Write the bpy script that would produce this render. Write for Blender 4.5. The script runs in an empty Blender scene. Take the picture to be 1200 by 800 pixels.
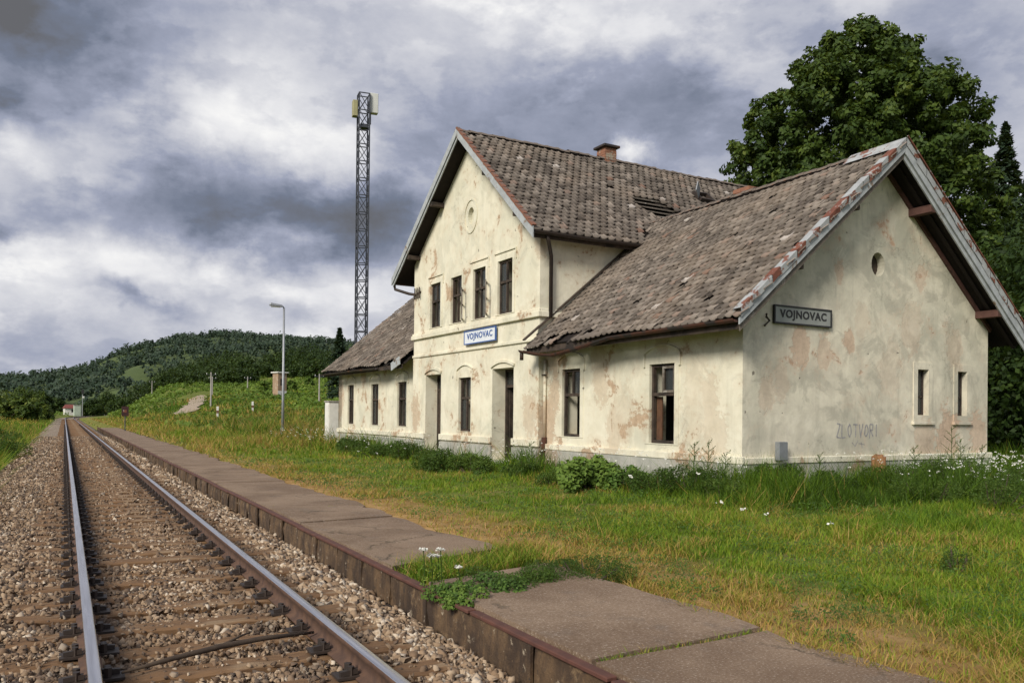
import bpy, bmesh, math, random
import numpy as np
from mathutils import Vector, Matrix, noise as mnoise
from mathutils.geometry import tessellate_polygon
random.seed(7)
RNG = np.random.default_rng(11)
SC = bpy.context.scene
COL = SC.collection
R = math.radians

# ------------------------------------------------------------------ camera
YAW, PITCH, ROLL, PY, F, CAMH = .4961, .005, .0101, 481.54, 969.4, 1.477
fw = Vector((math.sin(YAW) * math.cos(PITCH), math.cos(YAW) * math.cos(PITCH), math.sin(PITCH)))
rt = Vector((math.cos(YAW), -math.sin(YAW), 0))
up = rt.cross(fw)
rt2 = rt * math.cos(ROLL) + up * math.sin(ROLL)
up2 = up * math.cos(ROLL) - rt * math.sin(ROLL)
cd = bpy.data.cameras.new('camera')
cam = bpy.data.objects.new('camera', cd)
COL.objects.link(cam)
m = Matrix((rt2, up2, -fw)).transposed().to_4x4()
m.translation = Vector((0, 0, CAMH))
cam.matrix_world = m
cd.sensor_width = 36
cd.lens = F / 1200 * 36
cd.shift_y = (PY - 400) / 1200
cd.clip_start = .1
cd.clip_end = 20000
SC.camera = cam


def pix_dir(x, y):
    X, Y = x - 600, y - PY
    c, s = math.cos(ROLL), math.sin(ROLL)
    X, Y = X * c + Y * s, -X * s + Y * c
    return (fw + rt * (X / F) - up * (Y / F)).normalized()


# ------------------------------------------------------------------ light
SC.view_settings.view_transform = 'Standard'
SC.view_settings.look = 'None'
SC.view_settings.gamma = 1
SC.view_settings.exposure = 1.05
SUN_AZ, SUN_EL = R(-119), R(33)      # azimuth measured from +Y towards +X: the sun stands left of the track
sd = bpy.data.lights.new('sun', 'SUN')
sd.energy = 2.0
sd.angle = R(20)
sd.color = (1, .935, .82)
so = bpy.data.objects.new('sun', sd)
COL.objects.link(so)
sv = Vector((math.sin(SUN_AZ) * math.cos(SUN_EL), math.cos(SUN_AZ) * math.cos(SUN_EL), math.sin(SUN_EL)))
so.rotation_euler = (-sv).to_track_quat('-Z', 'Y').to_euler()
so.location = sv * 60


# ------------------------------------------------------------------ node helper
class NT:
    def __init__(s, tree):
        s.t = tree
        s.n = tree.nodes
        s.l = tree.links

    def new(s, typ, **kw):
        nd = s.n.new(typ)
        for k, v in kw.items():
            setattr(nd, k, v)
        return nd

    def put(s, sock, v):
        if hasattr(v, 'links') or hasattr(v, 'is_output'):
            s.l.new(v, sock)
        elif isinstance(v, (tuple, list)) and len(v) == 3 and sock.type == 'RGBA':
            sock.default_value = (*v, 1)
        else:
            sock.default_value = v

    def math(s, op, a, b=0.0, clamp=False):
        nd = s.new('ShaderNodeMath', operation=op, use_clamp=clamp)
        s.put(nd.inputs[0], a)
        s.put(nd.inputs[1], b)
        return nd.outputs[0]

    def vec(s, op, a, b=(0, 0, 0)):
        nd = s.new('ShaderNodeVectorMath', operation=op)
        s.put(nd.inputs[0], a)
        s.put(nd.inputs[1], b)
        return nd.outputs['Value' if op in ('LENGTH', 'DOT_PRODUCT', 'DISTANCE') else 'Vector']

    def noise(s, v, scale, detail=4, rough=.55, dist=0, out='Fac'):
        nd = s.new('ShaderNodeTexNoise')
        s.put(nd.inputs['Vector'], v)
        nd.inputs['Scale'].default_value = scale
        nd.inputs['Detail'].default_value = detail
        nd.inputs['Roughness'].default_value = rough
        nd.inputs['Distortion'].default_value = dist
        return nd.outputs[out]

    def ramp(s, v, a, b, lo=0.0, hi=1.0, smooth=True):
        nd = s.new('ShaderNodeMapRange', interpolation_type='SMOOTHSTEP' if smooth else 'LINEAR')
        s.put(nd.inputs['Value'], v)
        for k, q in zip(('From Min', 'From Max', 'To Min', 'To Max'), (a, b, lo, hi)):
            s.put(nd.inputs[k], q)
        return nd.outputs['Result']

    def mix(s, f, a, b, mode='MIX'):
        nd = s.new('ShaderNodeMix', data_type='RGBA', blend_type=mode)
        s.put(nd.inputs['Factor'], f)
        s.put(nd.inputs['A'], a)
        s.put(nd.inputs['B'], b)
        return nd.outputs['Result']

    def cramp(s, v, stops):
        nd = s.new('ShaderNodeValToRGB')
        s.put(nd.inputs[0], v)
        e = nd.color_ramp.elements
        while len(e) < len(stops):
            e.new(.5)
        for q, (p, c) in zip(e, stops):
            q.position = p
            q.color = (*c, 1)
        return nd.outputs[0]


# ------------------------------------------------------------------ sky
W = bpy.data.worlds.new('World')
SC.world = W
W.use_nodes = True
T = NT(W.node_tree)
T.n.clear()
sky = T.new('ShaderNodeTexSky', sky_type='NISHITA')
sky.sun_disc = False
sky.sun_elevation = SUN_EL
sky.sun_rotation = SUN_AZ
tc = T.new('ShaderNodeTexCoord').outputs['Generated']
nrm = T.vec('NORMALIZE', tc)
sep = T.new('ShaderNodeSeparateXYZ')
T.put(sep.inputs[0], nrm)
sx, sy, sz = sep.outputs
az = T.math('ARCTAN2', sx, sy)
el = T.math('ARCSINE', sz)
comb = T.new('ShaderNodeCombineXYZ')
T.put(comb.inputs[0], az)
T.put(comb.inputs[1], el)
ae = comb.outputs[0]
# flattened cloud layer coordinates
den = T.math('ADD', T.math('MAXIMUM', sz, 0.0), .16)
cp = T.new('ShaderNodeCombineXYZ')
T.put(cp.inputs[0], T.math('DIVIDE', sx, den))
T.put(cp.inputs[1], T.math('DIVIDE', sy, den))
cpl = cp.outputs[0]
wn = T.noise(nrm, 4.0, 3, .5, 0, 'Color')
warp = T.vec('MULTIPLY', T.vec('SUBTRACT', wn, (.5, .5, .5)), (.10, .07, 0))
wn2 = T.noise(nrm, 11, 7, .62, 0, 'Color')
warp2 = T.vec('MULTIPLY', T.vec('SUBTRACT', wn2, (.5, .5, .5)), (.11, .085, 0))
aew = T.vec('ADD', T.vec('ADD', ae, warp), warp2)
nst = T.vec('MULTIPLY', nrm, (1, 1, 1.9))
n1 = T.noise(nst, 2.6, 6, .55, .1)
n2 = T.noise(nst, 7.5, 11, .64, .12)
bri = T.math('ADD', T.math('MULTIPLY', T.math('SUBTRACT', n1, .5), .55), T.math('MULTIPLY', T.math('SUBTRACT', n2, .5), .52))
n3 = T.noise(nst, 4.2, 11, .56, .1)
bri = T.math('ADD', bri, T.ramp(n3, .46, .555, -.07, .09))
n4 = T.noise(nst, 9.5, 9, .58, .1)
bri = T.math('ADD', bri, T.ramp(n4, .49, .585, -.03, .045))
bri = T.math('ADD', bri, .585)


def blob(x, y, rx, ry, amp):
    global bri
    d = pix_dir(x, y)
    c = (math.atan2(d.x, d.y), math.asin(d.z), 0)
    k = (F / rx, F / ry, 0)
    ln = T.vec('LENGTH', T.vec('MULTIPLY', T.vec('SUBTRACT', aew, c), k))
    bri = T.math('ADD', bri, T.ramp(ln, 0, 1, amp, 0))


for b in [(30, 45, 250, 150, -.46), (-60, 0, 300, 160, -.18), (280, 110, 260, 100, .24), (40, 200, 170, 75, .42), (330, 170, 170, 70, .12),
          (280, 245, 340, 90, -.42), (140, 235, 150, 55, -.14), (60, 335, 260, 60, .30), (300, 330, 240, 45, .18), (190, 372, 75, 22, -.26),
          (120, 362, 45, 16, -.22), (600, 30, 330, 90, .22), (560, 150, 230, 80, -.20), (790, 110, 190, 90, -.12), (742, 182, 52, 30, .52),
          (690, 200, 130, 60, -.08), (1130, 60, 150, 110, -.16), (880, 15, 160, 70, .12), (90, 400, 330, 70, .10), (310, 380, 160, 30, .26), (450, 250, 120, 80, -.22),
          (5, 282, 36, 16, -.25)]:
    blob(*b)
cloud = T.cramp(bri, [(0.0, (.080, .082, .090)), (.20, (.105, .122, .165)), (.45, (.205, .222, .284)), (.66, (.345, .352, .388)), (.86, (.49, .49, .50)), (1.0, (.60, .595, .58))])
skyc = T.mix(1.0, sky.outputs[0], (.075, .085, .105), 'MULTIPLY')
gap = T.ramp(T.noise(nst, 2.1, 5, .55), .60, .74, 0, .45)
final = T.mix(gap, cloud, T.mix(.55, skyc, cloud))
lower = T.ramp(sz, -.06, 0.0)
final = T.mix(lower, (.06, .065, .05), final)
bg = T.new('ShaderNodeBackground')
T.put(bg.inputs[0], final)
bg.inputs[1].default_value = 0.82
T.l.new(bg.outputs[0], T.new('ShaderNodeOutputWorld').inputs[0])


# ------------------------------------------------------------------ materials
def material(name):
    mt = bpy.data.materials.new(name)
    mt.use_nodes = True
    t = NT(mt.node_tree)
    bs = t.n['Principled BSDF']
    return mt, t, bs


def objco(t):
    return t.new('ShaderNodeTexCoord').outputs['Object']


def bump(t, bs, h, st=.3, dist=.02):
    b = t.new('ShaderNodeBump')
    b.inputs['Strength'].default_value = st
    b.inputs['Distance'].default_value = dist
    t.put(b.inputs['Height'], h)
    t.l.new(b.outputs[0], bs.inputs['Normal'])


def mottled(name, c1, c2, scale=6, rough=.8, metal=0, c3=None, sc3=1.5, thr=(.52, .62), bst=.25, stretch=(1, 1, 1), spec=.3):
    mt, t, bs = material(name)
    co = t.vec('MULTIPLY', objco(t), stretch)
    n = t.noise(co, scale, 7, .6)
    c = t.mix(t.ramp(n, .3, .7), c1, c2)
    if c3:
        c = t.mix(t.ramp(t.noise(co, sc3, 8, .65, .3), *thr), c, c3)
    t.put(bs.inputs['Base Color'], c)
    bs.inputs['Roughness'].default_value = rough
    bs.inputs['Metallic'].default_value = metal
    bs.inputs['Specular IOR Level'].default_value = spec
    if bst:
        bump(t, bs, t.noise(co, scale * 4, 6, .65), bst, .01)
    return mt


def plaster(name, base, base2, green, peel, stains, green_amt=.5, peel_thr=(.60, .64), streak_amt=.27):
    mt, t, bs = material(name)
    co = objco(t)
    big = t.noise(co, .55, 5, .6, .4)
    mid = t.noise(co, 2.3, 8, .62, .3)
    fine = t.noise(co, 9, 8, .65)
    streak = t.noise(t.vec('MULTIPLY', co, (2.6, 2.6, .30)), 1.6, 7, .65)
    c = t.mix(t.ramp(mid, .33, .68), base, base2)
    c = t.mix(t.math('MULTIPLY', t.ramp(big, .42, .66), green_amt), c, green)
    c = t.mix(t.math('MULTIPLY', t.ramp(streak, .50, .76), streak_amt), c, (green[0] * .62, green[1] * .62, green[2] * .62))
    blot = t.noise(co, 1.25, 9, .68, .6)
    c = t.mix(t.math('MULTIPLY', t.ramp(blot, .50, .60), min(1, streak_amt * 1.25)), c, (green[0] * .80, green[1] * .79, green[2] * .80))
    c = t.mix(t.math('MULTIPLY', t.ramp(blot, .36, .44, 1, 0), min(1, streak_amt * 1.1)), c, (base[0] * 1.02, base[1] * 1.03, base[2] * 1.06))
    # coats of old paint flaking off in patches with their own outline
    pk = t.math('ADD', t.math('MULTIPLY', t.noise(co, 1.05, 9, .66, .5), .8), t.math('MULTIPLY', fine, .2))
    pm = t.ramp(pk, *peel_thr)
    soft = t.ramp(pk, peel_thr[0] - .10, peel_thr[1])
    for (x, y, z, r, a) in stains:
        d = t.vec('LENGTH', t.vec('MULTIPLY', t.vec('SUBTRACT', t.vec('ADD', co, t.vec('MULTIPLY', t.vec('SUBTRACT', t.noise(co, 2.2, 7, .65, 0, 'Color'), (.5, .5, .5)), (r * 1.3, r * 1.3, r * 2))), (x, y, z)), (1, 1, .55)))
        dj = t.math('ADD', d, t.math('MULTIPLY', t.math('SUBTRACT', fine, .5), r * 1.6))
        pm = t.math('MAXIMUM', pm, t.ramp(dj, r * .62, r * .72, a * .8, 0))
        soft = t.math('MAXIMUM', soft, t.ramp(d, r * .3, r * 1.4, a * .7, 0))
    c = t.mix(t.math('MULTIPLY', soft, .28), c, (peel[0] * 1.15, peel[1] * 1.25, peel[2] * 1.3))
    c = t.mix(t.math('MULTIPLY', pm, .8), c, t.mix(t.ramp(fine, .4, .62), peel, (peel[0] * .75, peel[1] * .72, peel[2] * .7)))
    # dark pits, grey soot specks and hairline cracks
    pits = t.ramp(t.noise(co, 5.5, 3, .5), .715, .735)
    c = t.mix(t.math('MULTIPLY', pits, .75), c, (.10, .085, .07))
    vor = t.new('ShaderNodeTexVoronoi', feature='DISTANCE_TO_EDGE')
    t.put(vor.inputs['Vector'], t.vec('ADD', co, t.vec('MULTIPLY', t.noise(co, 2.5, 6, .7, 0, 'Color'), (.9, .9, .9))))
    vor.inputs['Scale'].default_value = .75
    crack = t.math('MULTIPLY', t.ramp(vor.outputs['Distance'], .002, .012, 1, 0), t.ramp(big, .48, .60))
    c = t.mix(t.math('MULTIPLY', crack, .22), c, (.20, .17, .14))
    t.put(bs.inputs['Base Color'], c)
    bs.inputs['Roughness'].default_value = .92
    bs.inputs['Specular IOR Level'].default_value = .15
    hgt = t.math('SUBTRACT', t.math('ADD', t.math('MULTIPLY', fine, .5), t.math('MULTIPLY', mid, .6)), t.math('ADD', t.math('MULTIPLY', pm, .45), t.math('ADD', pits, t.math('MULTIPLY', crack, .3))))
    bump(t, bs, hgt, .55, .02)
    return mt


M = {}
M['plaster'] = plaster('cream_plaster', (.74, .705, .575), (.66, .62, .49), (.56, .555, .445), (.46, .32, .21),
                       [(0, 6.75, 1.3, .55, 1), (0, 6.5, 2.0, .4, .9), (0, 6.5, 3.0, .5, .9), (0, 4.6, 3.0, .42, .55), (0, 4.5, 2.3, .45, .55),
                        (0, 3.6, 1.5, .6, .3), (0, 1.2, 1.7, .7, .25), (-.2, 15.0, 1.5, .5, .9), (0, 15.4, 1.7, .6, .9), (0, 24.0, 2.0, .7, .8), (0, 15.3, 3.2, .3, .8), (-.2, 7.4, 1.5, .5, .6),
                        (-.2, 13.9, 1.2, .5, .5), (0, 21, 3.1, .4, .9), (-.2, 7.0, 5.9, .35, .6), (0, 2.3, 3.15, .3, .5), (0, .9, 1.9, .4, .45), (0, .7, 1.1, .5, .4), (0, 3.9, 1.2, .5, .5)], .5, (.565, .61))
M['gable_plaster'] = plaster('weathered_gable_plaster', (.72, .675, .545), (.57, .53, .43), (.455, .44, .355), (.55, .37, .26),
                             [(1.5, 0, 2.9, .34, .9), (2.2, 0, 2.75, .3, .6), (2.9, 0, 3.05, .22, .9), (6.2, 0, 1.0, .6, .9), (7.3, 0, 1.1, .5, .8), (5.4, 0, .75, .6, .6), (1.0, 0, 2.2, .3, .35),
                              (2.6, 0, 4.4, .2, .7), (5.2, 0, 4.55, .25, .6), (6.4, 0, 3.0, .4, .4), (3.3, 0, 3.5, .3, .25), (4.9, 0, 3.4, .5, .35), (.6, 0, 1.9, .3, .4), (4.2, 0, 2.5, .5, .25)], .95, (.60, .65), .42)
M['plinth'] = plaster('plinth_plaster', (.42, .41, .37), (.35, .35, .32), (.30, .31, .27), (.36, .25, .17), [(0, 6.6, .4, .6, .9), (0, 15.3, .4, .5, .8)], .5)
M['trim'] = M['plaster']
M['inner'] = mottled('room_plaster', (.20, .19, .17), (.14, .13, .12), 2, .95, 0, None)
M['wood_dark'] = mottled('old_dark_wood', (.040, .030, .024), (.075, .055, .042), 8, .85, 0, (.025, .02, .017), 2, (.5, .6), .5, (1, 1, 1))
M['wood_red'] = mottled('red_stained_wood', (.075, .036, .030), (.10, .05, .04), 7, .8, 0, (.05, .028, .022), 3)
M['wood_grey'] = mottled('weathered_grey_wood', (.17, .145, .12), (.10, .085, .07), 9, .85, 0, (.28, .26, .23), 3, (.55, .65), .4)
M['wood_brown'] = mottled('brown_wood', (.13, .065, .035), (.08, .04, .025), 9, .8, 0, None)
M['board'] = mottled('faded_grey_board', (.40, .425, .44), (.30, .32, .335), 5, .75, 0, (.20, .15, .11), 2.3, (.58, .68), .3)
M['flash'] = mottled('pale_sheet_metal', (.37, .385, .39), (.27, .28, .285), 5, .6, .0, (.17, .068, .042), 3.6, (.535, .59), .25)
M['flash_rust'] = mottled('rusted_sheet_metal', (.19, .068, .040), (.11, .042, .030), 6, .8, .0, (.33, .325, .315), 4.2, (.55, .61), .3)
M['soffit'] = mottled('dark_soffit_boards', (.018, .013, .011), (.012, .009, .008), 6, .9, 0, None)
M['black_metal'] = mottled('blackened_metal', (.035, .030, .028), (.055, .040, .033), 6, .6, .2, (.12, .055, .03), 2, (.58, .66), .2)
M['gutter_rust'] = mottled('rusty_gutter', (.10, .04, .025), (.06, .035, .028), 5, .7, .2, (.035, .03, .028), 1.5, (.5, .58), .2)
M['brick'] = mottled('chimney_brick', (.30, .14, .085), (.22, .11, .075), 8, .9, 0, (.33, .28, .22), 3, (.55, .65), .6)
M['concrete'] = mottled('concrete', (.36, .34, .31), (.28, .265, .24), 4, .9, 0, (.20, .19, .17), 2, (.55, .68), .3)
M['galv'] = mottled('galvanised_steel', (.34, .355, .37), (.27, .28, .30), 3, .5, .5, None, bst=0)
M['steel_dark'] = mottled('dark_lattice_steel', (.075, .08, .095), (.05, .055, .065), 2, .55, .4, None, bst=0)
M['antenna'] = mottled('antenna_grey', (.60, .61, .58), (.52, .53, .50), 1, .5, 0, None, bst=0)
M['antenna_y'] = mottled('antenna_yellow', (.36, .34, .18), (.30, .28, .16), 1, .5, 0, None, bst=0)
M['white_paint'] = mottled('white_paint', (.74, .73, .69), (.62, .61, .57), 3, .7, 0, (.40, .36, .30), 2, (.6, .7), .2)
M['signwhite'] = mottled('sign_white_enamel', (.72, .76, .80), (.64, .68, .73), 4, .35, 0, None, bst=0)
M['signblue'] = mottled('sign_blue_enamel', (.045, .10, .30), (.06, .12, .32), 5, .35, 0, None, bst=0)
M['signgrey'] = mottled('sign_grey_enamel', (.31, .325, .305), (.26, .275, .26), 4, .5, 0, None, bst=0)
M['signblack'] = mottled('sign_black_paint', (.022, .022, .024), (.035, .034, .034), 5, .5, 0, None, bst=0)
M['graffiti'] = mottled('graffiti_paint', (.23, .225, .23), (.36, .35, .34), 12, .9, 0, None, bst=0)
M['meter'] = mottled('grey_meter_box', (.20, .215, .225), (.155, .165, .17), 5, .6, 0, None, bst=0)
M['red_sign'] = mottled('dark_red_signal', (.05, .018, .018), (.03, .015, .015), 5, .6, 0, None, bst=0)
M['redroof'] = mottled('red_sheet_roof', (.20, .055, .045), (.15, .045, .04), 2, .7, 0, None, bst=0)
M['orange'] = mottled('orange_tile_roof', (.50, .17, .07), (.40, .14, .07), 2, .7, 0, None, bst=0)
M['bark'] = mottled('bark', (.10, .075, .055), (.06, .045, .035), 6, .95, 0, None, bst=.7)
M['path'] = mottled('bare_earth_path', (.36, .29, .22), (.29, .23, .17), .8, .95, 0, None)
M['stick'] = mottled('dark_stick', (.045, .032, .024), (.07, .05, .035), 12, .9, 0, None)

# glass: dusty pane, part clear
mt, t, bs = material('dusty_glass')
t.put(bs.inputs['Base Color'], (.05, .055, .055))
bs.inputs['Roughness'].default_value = .22
bs.inputs['Alpha'].default_value = .55
M['glass'] = mt

# roof tiles: tint comes from a colour attribute per tile
mt, t, bs = material('weathered_roof_tile')
at_ = t.new('ShaderNodeAttribute', attribute_name='tint').outputs['Fac']
geo = t.new('ShaderNodeNewGeometry').outputs['Position']
c = t.cramp(at_, [(0, (.060, .050, .043)), (.35, (.118, .099, .084)), (.6, (.172, .146, .124)), (.82, (.26, .222, .19)), (.93, (.20, .125, .095)), (1, (.42, .38, .35))])
nb = t.noise(geo, .55, 5, .6)
c = t.mix(t.ramp(nb, .46, .66, 0, .55), c, t.mix(.5, c, (.27, .21, .16)))
nl = t.noise(geo, 7, 6, .65)
c = t.mix(t.ramp(nl, .58, .72, 0, .6), c, (.30, .28, .24))
c = t.mix(t.ramp(t.noise(geo, 3.1, 6, .65), .56, .70, 0, .6), c, (.07, .055, .048))
t.put(bs.inputs['Base Color'], c)
bs.inputs['Roughness'].default_value = .9
bs.inputs['Specular IOR Level'].default_value = .2
bump(t, bs, nl, .4, .01)
M['tile'] = mt
M['tile_red'] = mottled('red_verge_tile', (.22, .095, .06), (.15, .072, .05), 5, .85, 0, (.14, .11, .095), 2.2, (.45, .58), .3)


def leafmat(name, ramp, trans=.35, attr='tint', rough=.6, yel=.4):
    mt, t, bs = material(name)
    a = t.new('ShaderNodeAttribute', attribute_name=attr).outputs['Fac']
    c = t.cramp(a, ramp)
    t.put(bs.inputs['Base Color'], c)
    bs.inputs['Roughness'].default_value = rough
    bs.inputs['Specular IOR Level'].default_value = .22
    tr = t.new('ShaderNodeBsdfTranslucent')
    t.put(tr.inputs[0], t.mix(yel, c, (.20, .25, .02)))
    mx = t.new('ShaderNodeMixShader')
    mx.inputs[0].default_value = trans
    t.l.new(bs.outputs[0], mx.inputs[1])
    t.l.new(tr.outputs[0], mx.inputs[2])
    t.l.new(mx.outputs[0], t.n['Material Output'].inputs[0])
    return mt


M['leaf'] = leafmat('broad_leaf', [(0, (.018, .038, .008)), (.45, (.042, .074, .012)), (.8, (.080, .118, .018)), (1, (.13, .155, .025))], .22)
M['needle'] = leafmat('spruce_needle', [(0, (.012, .026, .014)), (.6, (.025, .045, .022)), (1, (.045, .062, .03))], .12)
M['shrub_leaf'] = leafmat('shrub_leaf', [(0, (.030, .060, .012)), (.5, (.065, .13, .022)), (1, (.15, .23, .04))], .3)
M['weed_leaf'] = leafmat('weed_leaf', [(0, (.022, .048, .010)), (.5, (.055, .105, .016)), (1, (.12, .175, .03))], .3)
M['forest_leaf'] = leafmat('forest_leaf', [(0, (.016, .030, .022)), (.5, (.030, .052, .030)), (.85, (.044, .070, .034)), (1, (.06, .085, .035))], .1)
M['scrub_leaf'] = leafmat('scrub_leaf', [(0, (.045, .085, .014)), (.5, (.105, .175, .022)), (1, (.20, .26, .045))], .25)
M['grass'] = leafmat('grass_blade', [(0, (.032, .060, .008)), (.3, (.085, .170, .012)), (.55, (.205, .300, .020)), (.72, (.32, .27, .05)), (.88, (.42, .255, .075)), (1, (.52, .345, .14))], .35, yel=.08)
M['petal_w'] = leafmat('white_petal', [(0, (.66, .66, .60)), (1, (.78, .77, .72))], .2)
M['petal_y'] = leafmat('yellow_petal', [(0, (.30, .23, .04)), (1, (.50, .36, .06))], .2)

# ground under the grass
mt, t, bs = material('meadow_ground')
P = t.new('ShaderNodeNewGeometry').outputs['Position']
a = t.noise(P, .35, 8, .62)
b = t.noise(P, 2.8, 7, .65)
c3 = t.noise(P, .045, 6, .6)
c = t.mix(t.ramp(a, .35, .65), (.075, .105, .018), (.155, .185, .032))
c = t.mix(t.ramp(b, .5, .66), c, (.16, .125, .06))
c = t.mix(t.ramp(c3, .5, .62, 0, .5), c, (.15, .17, .045))
sp = t.new('ShaderNodeSeparateXYZ')
t.put(sp.inputs[0], t.vec('ADD', P, t.vec('MULTIPLY', t.vec('SUBTRACT', t.noise(P, .9, 6, .6, 0, 'Color'), (.5, .5, .5)), (2.2, 0, 0))))
dry = t.math('MULTIPLY', t.math('MULTIPLY', t.ramp(sp.outputs[0], 4.6, 6.4, 1, 0), t.ramp(sp.outputs[0], 1, 3, 0, 1)), t.ramp(sp.outputs[1], 18, 34, 1, .15))
c = t.mix(t.math('MULTIPLY', dry, .85), c, t.mix(t.ramp(b, .4, .65), (.26, .145, .06), (.37, .23, .105)))
t.put(bs.inputs['Base Color'], c)
bs.inputs['Roughness'].default_value = 1
bs.inputs['Specular IOR Level'].default_value = .1
bump(t, bs, t.noise(P, 5, 8, .7), .8, .06)
M['ground'] = mt

# ballast bed
mt, t, bs = material('ballast_bed')
P = t.new('ShaderNodeNewGeometry').outputs['Position']
v = t.new('ShaderNodeTexVoronoi')
t.put(v.inputs['Vector'], P)
v.inputs['Scale'].default_value = 19
vs = t.new('ShaderNodeSeparateColor')
t.put(vs.inputs[0], v.outputs['Color'])
c = t.cramp(vs.outputs[0], [(0, (.055, .036, .024)), (.5, (.13, .09, .058)), (1, (.25, .19, .13))])  # darkened bed colour paints in the shade of the gaps between stones
c = t.mix(t.ramp(t.noise(P, .5, 5), .45, .65, 0, .2), c, (.17, .115, .07))
py_ = t.new('ShaderNodeSeparateXYZ')
t.put(py_.inputs[0], P)
c = t.mix(t.ramp(py_.outputs[1], 28, 62, 0, .85), c, t.mix(vs.outputs[1], (.20, .15, .105), (.34, .27, .20)))
t.put(bs.inputs['Base Color'], c)
bs.inputs['Roughness'].default_value = .95
bump(t, bs, t.ramp(v.outputs['Distance'], 0, .6, 1, 0), 1.0, .05)
M['ballast'] = mt

mt, t, bs = material('ballast_stone')
a = t.new('ShaderNodeAttribute', attribute_name='tint').outputs['Fac']
P = t.new('ShaderNodeNewGeometry').outputs['Position']
c = t.cramp(a, [(0, (.085, .062, .048)), (.25, (.165, .105, .064)), (.55, (.265, .182, .113)), (.85, (.385, .29, .20)), (1, (.52, .44, .345))])
sx_ = t.new('ShaderNodeSeparateXYZ')
t.put(sx_.inputs[0], P)
# stone colour darkens between and beside the rails in long irregular stripes
wob = t.math('MULTIPLY', t.math('SUBTRACT', t.noise(P, 1.3, 5, .6), .5), .8)
for x0 in (.02, .42, 1.40, 1.84):
    dd = t.math('ABSOLUTE', t.math('SUBTRACT', t.math('ADD', sx_.outputs[0], wob), x0))
    c = t.mix(t.ramp(dd, .05, .22, .62, 0), c, (.075, .05, .035))
c = t.mix(t.ramp(t.noise(P, .45, 5), .48, .66, 0, .45), c, (.20, .125, .07))
t.put(bs.inputs['Base Color'], c)
bs.inputs['Roughness'].default_value = .9
M['stone'] = mt

# sleepers
M['sleeper'] = mottled('old_sleeper', (.195, .112, .056), (.120, .068, .036), 7, .95, 0, (.24, .165, .10), 3.1, (.52, .64), .8, (.35, 2.2, 1))

# rail: worn bright head, rust elsewhere
mt, t, bs = material('rail_rust')
P = t.new('ShaderNodeNewGeometry').outputs['Position']
c = t.mix(t.ramp(t.noise(P, 9, 7, .65), .35, .65), (.060, .032, .022), (.105, .056, .034))
t.put(bs.inputs['Base Color'], c)
bs.inputs['Roughness'].default_value = .8
bump(t, bs, t.noise(P, 40, 5, .6), .3, .005)
M['rail'] = mt
mt, t, bs = material('rail_bright')
P = t.new('ShaderNodeNewGeometry').outputs['Position']
c = t.mix(t.ramp(t.noise(t.vec('MULTIPLY', P, (40, 1.2, 1)), 1, 6, .6), .3, .7), (.50, .49, .51), (.66, .65, .67))
t.put(bs.inputs['Base Color'], c)
bs.inputs['Metallic'].default_value = 1
t.put(bs.inputs['Roughness'], t.ramp(t.noise(t.vec('MULTIPLY', P, (60, 1.5, 1)), 1, 5), .3, .7, .26, .42))
M['rail_top'] = mt

# platform surfaces
mt, t, bs = material('platform_asphalt')
P = t.new('ShaderNodeNewGeometry').outputs['Position']
n0 = t.noise(P, .9, 8, .65, .3)
nf = t.noise(P, 60, 5, .75)
c = t.mix(t.ramp(n0, .34, .66), (.150, .100, .066), (.235, .168, .116))
c = t.mix(t.ramp(t.noise(P, 2.7, 7, .65), .54, .68, 0, .6), c, (.15, .115, .09))
c = t.mix(t.ramp(nf, .52, .68, 0, .75), c, (.43, .36, .29))
c = t.mix(t.ramp(nf, .32, .46, .75, 0), c, (.075, .055, .04))
v = t.new('ShaderNodeTexVoronoi', feature='DISTANCE_TO_EDGE')
t.put(v.inputs['Vector'], t.vec('ADD', P, t.vec('MULTIPLY', t.noise(P, 1.6, 6, .7, 0, 'Color'), (1.2, 1.2, 0))))
v.inputs['Scale'].default_value = .55
ck = t.math('MULTIPLY', t.ramp(v.outputs['Distance'], .0, .010, 1, 0), t.ramp(t.noise(P, .7, 3), .47, .55))
c = t.mix(t.math('MULTIPLY', ck, .8), c, (.06, .05, .035))
t.put(bs.inputs['Base Color'], c)
bs.inputs['Roughness'].default_value = .95
bs.inputs['Specular IOR Level'].default_value = .2
bump(t, bs, t.math('SUBTRACT', t.math('ADD', t.math('MULTIPLY', nf, .35), n0), ck), .6, .02)
M['slab'] = mt
mt, t, bs = material('stained_edge_concrete')
P = t.new('ShaderNodeNewGeometry').outputs['Position']
st = t.noise(t.vec('MULTIPLY', P, (3, 3, 1.3)), 1.6, 8, .68)
c = t.mix(t.ramp(st, .36, .68), (.048, .029, .018), (.15, .092, .047))
c = t.mix(t.ramp(t.noise(P, 3.3, 8, .75), .56, .66), c, (.23, .155, .085))
c = t.mix(t.ramp(t.noise(P, 16, 6, .7), .58, .68), c, (.05, .036, .026))
rnd = t.new('ShaderNodeObjectInfo').outputs['Random']
c = t.mix(t.ramp(rnd, 0, 1, 0, .55), c, t.mix(1.0, c, (.55, .52, .50), 'MULTIPLY'))
c = t.mix(t.ramp(t.noise(P, 7.5, 8, .75), .60, .66), c, (.36, .30, .22))
t.put(bs.inputs['Base Color'], c)
bs.inputs['Roughness'].default_value = .95
bump(t, bs, t.noise(P, 22, 7, .7), 1.0, .02)
M['edge'] = mt
M['edge_cap'] = mottled('rusty_edge_cap', (.115, .048, .034), (.075, .034, .027), 6, .75, 0, (.20, .12, .08), 5, (.6, .7), .5)


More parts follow.
